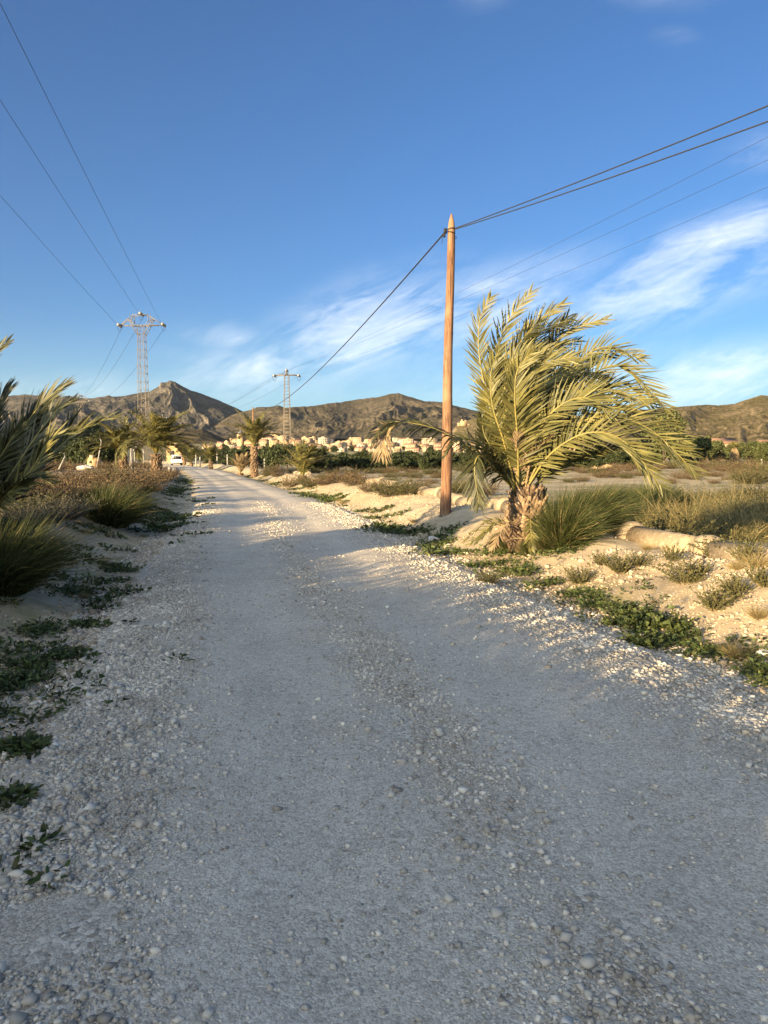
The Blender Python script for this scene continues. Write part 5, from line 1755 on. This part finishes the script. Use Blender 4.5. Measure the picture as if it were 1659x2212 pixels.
def house(x, y, w_, d_, floors, colour, kind, rz, win=True, z=None):
    fh = 3.0
    h = floors * fh + .4
    z = hz(x, y) if z is None else z
    t = thing('house', None, None, (x, y, z), rz)
    MB().box((0, 0, h / 2 - 1.5), (w_, d_, h + 3)).build('wall', TM[colour], t)
    if kind == 'tiled':
        mb = MB()
        a, b, rh = w_ / 2 + .4, d_ / 2 + .4, 1.0 + d_ * .12
        v = [(-a, -b, 0), (a, -b, 0), (a, b, 0), (-a, b, 0), (-a, 0, rh), (a, 0, rh), (-a, -b, -.2), (a, -b, -.2), (a, b, -.2), (-a, b, -.2)]
        mb.add(v, q=[[0, 1, 5, 4], [2, 3, 4, 5], [6, 7, 1, 0], [8, 9, 3, 2], [9, 8, 7, 6]], t=[[0, 4, 3], [1, 2, 5]])
        mb.add([(-a, -b, -.2), (-a, b, -.2), (-a, b, 0), (-a, -b, 0), (a, -b, -.2), (a, b, -.2), (a, b, 0), (a, -b, 0)], q=[[0, 3, 2, 1], [4, 5, 6, 7]])
        mb.build('roof', tile, t).location = (0, 0, h + .02)
    else:
        mb = MB()
        for sx_, sy_, lx, ly in ((0, -1, w_ + .1, .25), (0, 1, w_ + .1, .25), (-1, 0, .25, d_ - .42), (1, 0, .25, d_ - .42)):
            mb.box((sx_ * (w_ / 2 - .08), sy_ * (d_ / 2 - .08), .4), (lx, ly, .8))
        mb.build('parapet', TM[colour], t).location = (0, 0, h + .003)
        if random.random() < .6:
            MB().box((0, 0, 1.2), (w_ * .35, d_ * .4, 2.4)).build('roof_room', TM[random.choice(['white', 'cream', colour])], t).location = (random.uniform(-.2, .2) * w_, 0, h + .004)
    if win:
        nw = max(2, int(w_ / 3.4))
        for fl in range(floors):
            for k in range(nw):
                if random.random() < .12: continue
                o = link('door' if fl == 0 and k == nw // 2 else 'window', DOORM if fl == 0 and k == nw // 2 else winmesh, t, (-w_ / 2 + (k + .5) * w_ / nw, -d_ / 2 - .03, fl * fh + (1.7 if not (fl == 0 and k == nw // 2) else 1.1)))
                o.scale = (1.5, 1, 1.6 if not (fl == 0 and k == nw // 2) else 2.2)
        if random.random() < .5:
            for fl in range(floors):
                o = link('window', winmesh, t, (-w_ / 2 - .03, 0, fl * fh + 1.7)); o.scale = (1.1, 1, 1.3); o.rotation_euler = (0, 0, math.pi / 2)
    t['c'] = colour; t['k'] = kind; t['f'] = floors
    return t


towns = []
rows = [('front', 900, 24, 34), ('second', 1000, 21, 34), ('third', 1110, 20, 36), ('fourth', 1230, 19, 36), ('back', 1360, 22, 36)]
for name, Yd, step, n in rows:
    px = {'back': 700, 'fourth': 640, 'third': 560}.get(name, 452)
    while px < 1215:
        w_ = random.uniform(8, 19)
        if 690 < px < 760 and name == 'front' and random.random() < .5: px += 20; continue
        if name == 'front' and px < 560 and random.random() < .35: px += 14; continue
        fl = random.choice([1, 1, 2, 2, 2, 3]) if name != 'front' else random.choice([1, 1, 1, 2, 2])
        if px > 690 and random.random() < .12: fl = 4
        y_ = Yd + random.uniform(-30, 30)
        x = P(px, 986, y_)[0]
        col = random.choice(['cream', 'cream', 'cream', 'white', 'white', 'ochre', 'tan', 'pink', 'tan', 'grey'])
        t = house(x, y_, w_, random.uniform(7, 12), fl, col, random.choice(['tiled', 'tiled', 'flat', 'flat', 'flat']), random.uniform(-.75, .5))
        t['row'] = name
        towns.append(t)
        px += w_ / y_ * 1534 * random.uniform(.9, 1.35)
# houses on the church hill
for (px, Yd) in [(492, 1080), (503, 1100), (512, 1090), (535, 1110), (546, 1090), (556, 1130), (572, 1120), (590, 1150), (604, 1130), (620, 1150), (585, 1110), (640, 1160), (477, 1060), (600, 1190), (570, 1180), (630, 1190)]:
    x = P(px, 986, Yd)[0]
    t = house(x, Yd, random.uniform(7, 13), 8, random.choice([1, 2, 2]), random.choice(['cream', 'ochre', 'tan', 'white']), random.choice(['tiled', 'tiled', 'flat']), random.uniform(-.4, .4))
    t['row'] = 'church hill'
    towns.append(t)
bykey = {}
for t in towns: bykey.setdefault((t['row'], t['c'], t['k'], t['f']), []).append(t)
FL = ['', 'one', 'two', 'three', 'four']
for (row, c, k, fl), lst in bykey.items():
    where = 'on the church hill' if row == 'church hill' else f'in the {row} town row'
    rank(lst, f"{c} {FL[fl]}-storey {'tile' if k == 'tiled' else 'flat'}-roofed house {where}, #", 'house', 'houses of the distant town')
    for t in lst:
        t['label'] = t['label'].rstrip(', ').replace(' ,', ',')
for t in towns:
    for k_ in ('c', 'k', 'f', 'row'): del t[k_]

# church tower
cx_, cy_ = P(520.5, 986, 1050)[0], 1050.0
top = P(520, 938, 1050)[2]
ch = thing('church', 'brick church with square bell tower and small blue dome above the town', 'church', (cx_, cy_, top - 27), R(-12))
MB().box((0, 0, 13.5), (8.2, 8.2, 27)).build('tower', TM['ochre'], ch)
MB().box((0, 0, 27.3), (9.4, 9.4, .8)).build('cornice', TM['pink'], ch)
MB().box((0, 0, 16.2), (8.8, 8.8, .6)).build('string_course', TM['pink'], ch)
MB().tube([(0, 0, 27.7), (0, 0, 29.2), (0, 0, 31), (0, 0, 32.2), (0, 0, 33.2)], [4.8, 4.2, 2.6, .9, .15], 8).build('dome', pmat('blue_tile', (.16, .17, .22), None, rough=.5), ch)
for k, (dx, dy, rz_) in enumerate([(0, -4.13, 0), (-4.13, 0, math.pi / 2), (4.13, 0, math.pi / 2), (0, 4.13, 0)]):
    o = link('belfry_opening', winmesh, ch, (dx, dy, 22), (0, 0, rz_)); o.scale = (2.0, 1, 5.2)
MB().box((14, 6, 8), (22, 14, 16)).build('nave', TM['ochre'], ch)
a = MB(); a.add([(2.5, -1.5, 0), (25.5, -1.5, 0), (25.5, 13.5, 0), (2.5, 13.5, 0), (2.5, 6, 4), (25.5, 6, 4)], q=[[0, 1, 5, 4], [2, 3, 4, 5], [3, 2, 1, 0]], t=[[0, 4, 3], [1, 2, 5]])
a.build('nave_roof', tile, ch).location = (0, 0, 16.02)

# single houses on the right and left
def solo(px, Yd, w_, fl, c, k, rz, label, d_=8, py=None, sc=1.0):
    x = P(px, 986, Yd)[0]
    z = None if py is None else P(px, py, Yd)[2]
    t = house(x, Yd, w_, d_, fl, c, k, rz, z=z)
    for k_ in ('c', 'k', 'f'): del t[k_]
    tag(t, label, 'house')
    t.scale = (sc, sc, sc)


solo(1557, 260, 9, 1, 'cream', 'tiled', .2, 'small cream house with brown roof left of the fan palm', py=978)
solo(1662, 260, 8, 1, 'ochre', 'tiled', .1, 'ochre house cut off by the right edge of the picture', py=982)
solo(1222, 330, 14, 1, 'pink', 'tiled', 0, 'long low house with reddish roof seen through the big palm', py=972)
solo(1170, 420, 10, 2, 'white', 'flat', .1, 'white house half hidden behind the big palm fronds', py=972)
solo(388, 240, 7, 1, 'ochre', 'flat', .1, 'ochre house peeping out above the van roof', py=990)
solo(203, 72, 7, 1, 'ochre', 'flat', .2, 'small ochre hut under the dark trees on the left', 4, py=1004, sc=.17)
solo(112, 130, 8, 1, 'tan', 'tiled', .2, 'tan house hidden behind the left palm fronds', 6, py=990, sc=.5)
xw = P(1310, 986, 108)[0]
o = MB().box((0, 0, .35), (4.8, .3, 1.1)).box((-1.8, 0, 1.02), (1.2, .3, .24)).build('garden_wall', TM['tan']); o.location = (xw, 108, hz(xw, 108)); tag(o, 'low yellow wall beyond the field behind the big palm', 'wall')

# ------------------------------------------------------------------ thicket left of and behind the viewer (it shades the track)
objs = []
r = np.random.default_rng(123)
for y in np.arange(-16, 9.5, 0.75):
    for u0 in (-6.0, -7.2):
        hh = r.uniform(1.05, 1.28) * (1.14 if y < 0 else (1 if y < 3 else .72))
        x = float(road_c(y)) + u0 + r.uniform(-.35, .35)
        if x / max(y, .1) > -.60 and y > 0: continue
        objs.append(put(hedge, 'hedge_bush', 0, 0, 0, .95, None, x, y, hh))
tag(objs[0], 'leafy bush of the thicket beside the viewer', 'bush')
for o in objs: tag(o, 'leafy bush of the thicket left of and behind the viewer, outside the picture', 'bush', 'thicket beside the viewer')
# unseen tree added left of the picture to shade the half seen palm
st = make_tree('shade_tree', 3.5, 1.3, 91, M['leafdark'], 230, 24, .16, .1)
st.location = (-9.2, 2.9, hz(-9.2, 2.9))
tag(st, 'low dark tree added for its shade left of the viewer, outside the picture', 'tree')

# ------------------------------------------------------------------ haze
hm = bpy.data.materials.new('haze')
hm.use_nodes = True
ht = NT(hm.node_tree)
pv = ht.n('ShaderNodeVolumePrincipled')
pv.inputs['Color'].default_value = (0.86, 0.92, 1.0, 1)
pv.inputs['Density'].default_value = 0.000012
pv.inputs['Anisotropy'].default_value = 0.2
ho = ht.n('ShaderNodeOutputMaterial')
ht.l(pv.outputs[0], ho.inputs['Volume'])
hb = MB().box((0, 3000, 600), (24000, 24000, 1400)).build('haze', hm)
tag(hb, kind='stuff')
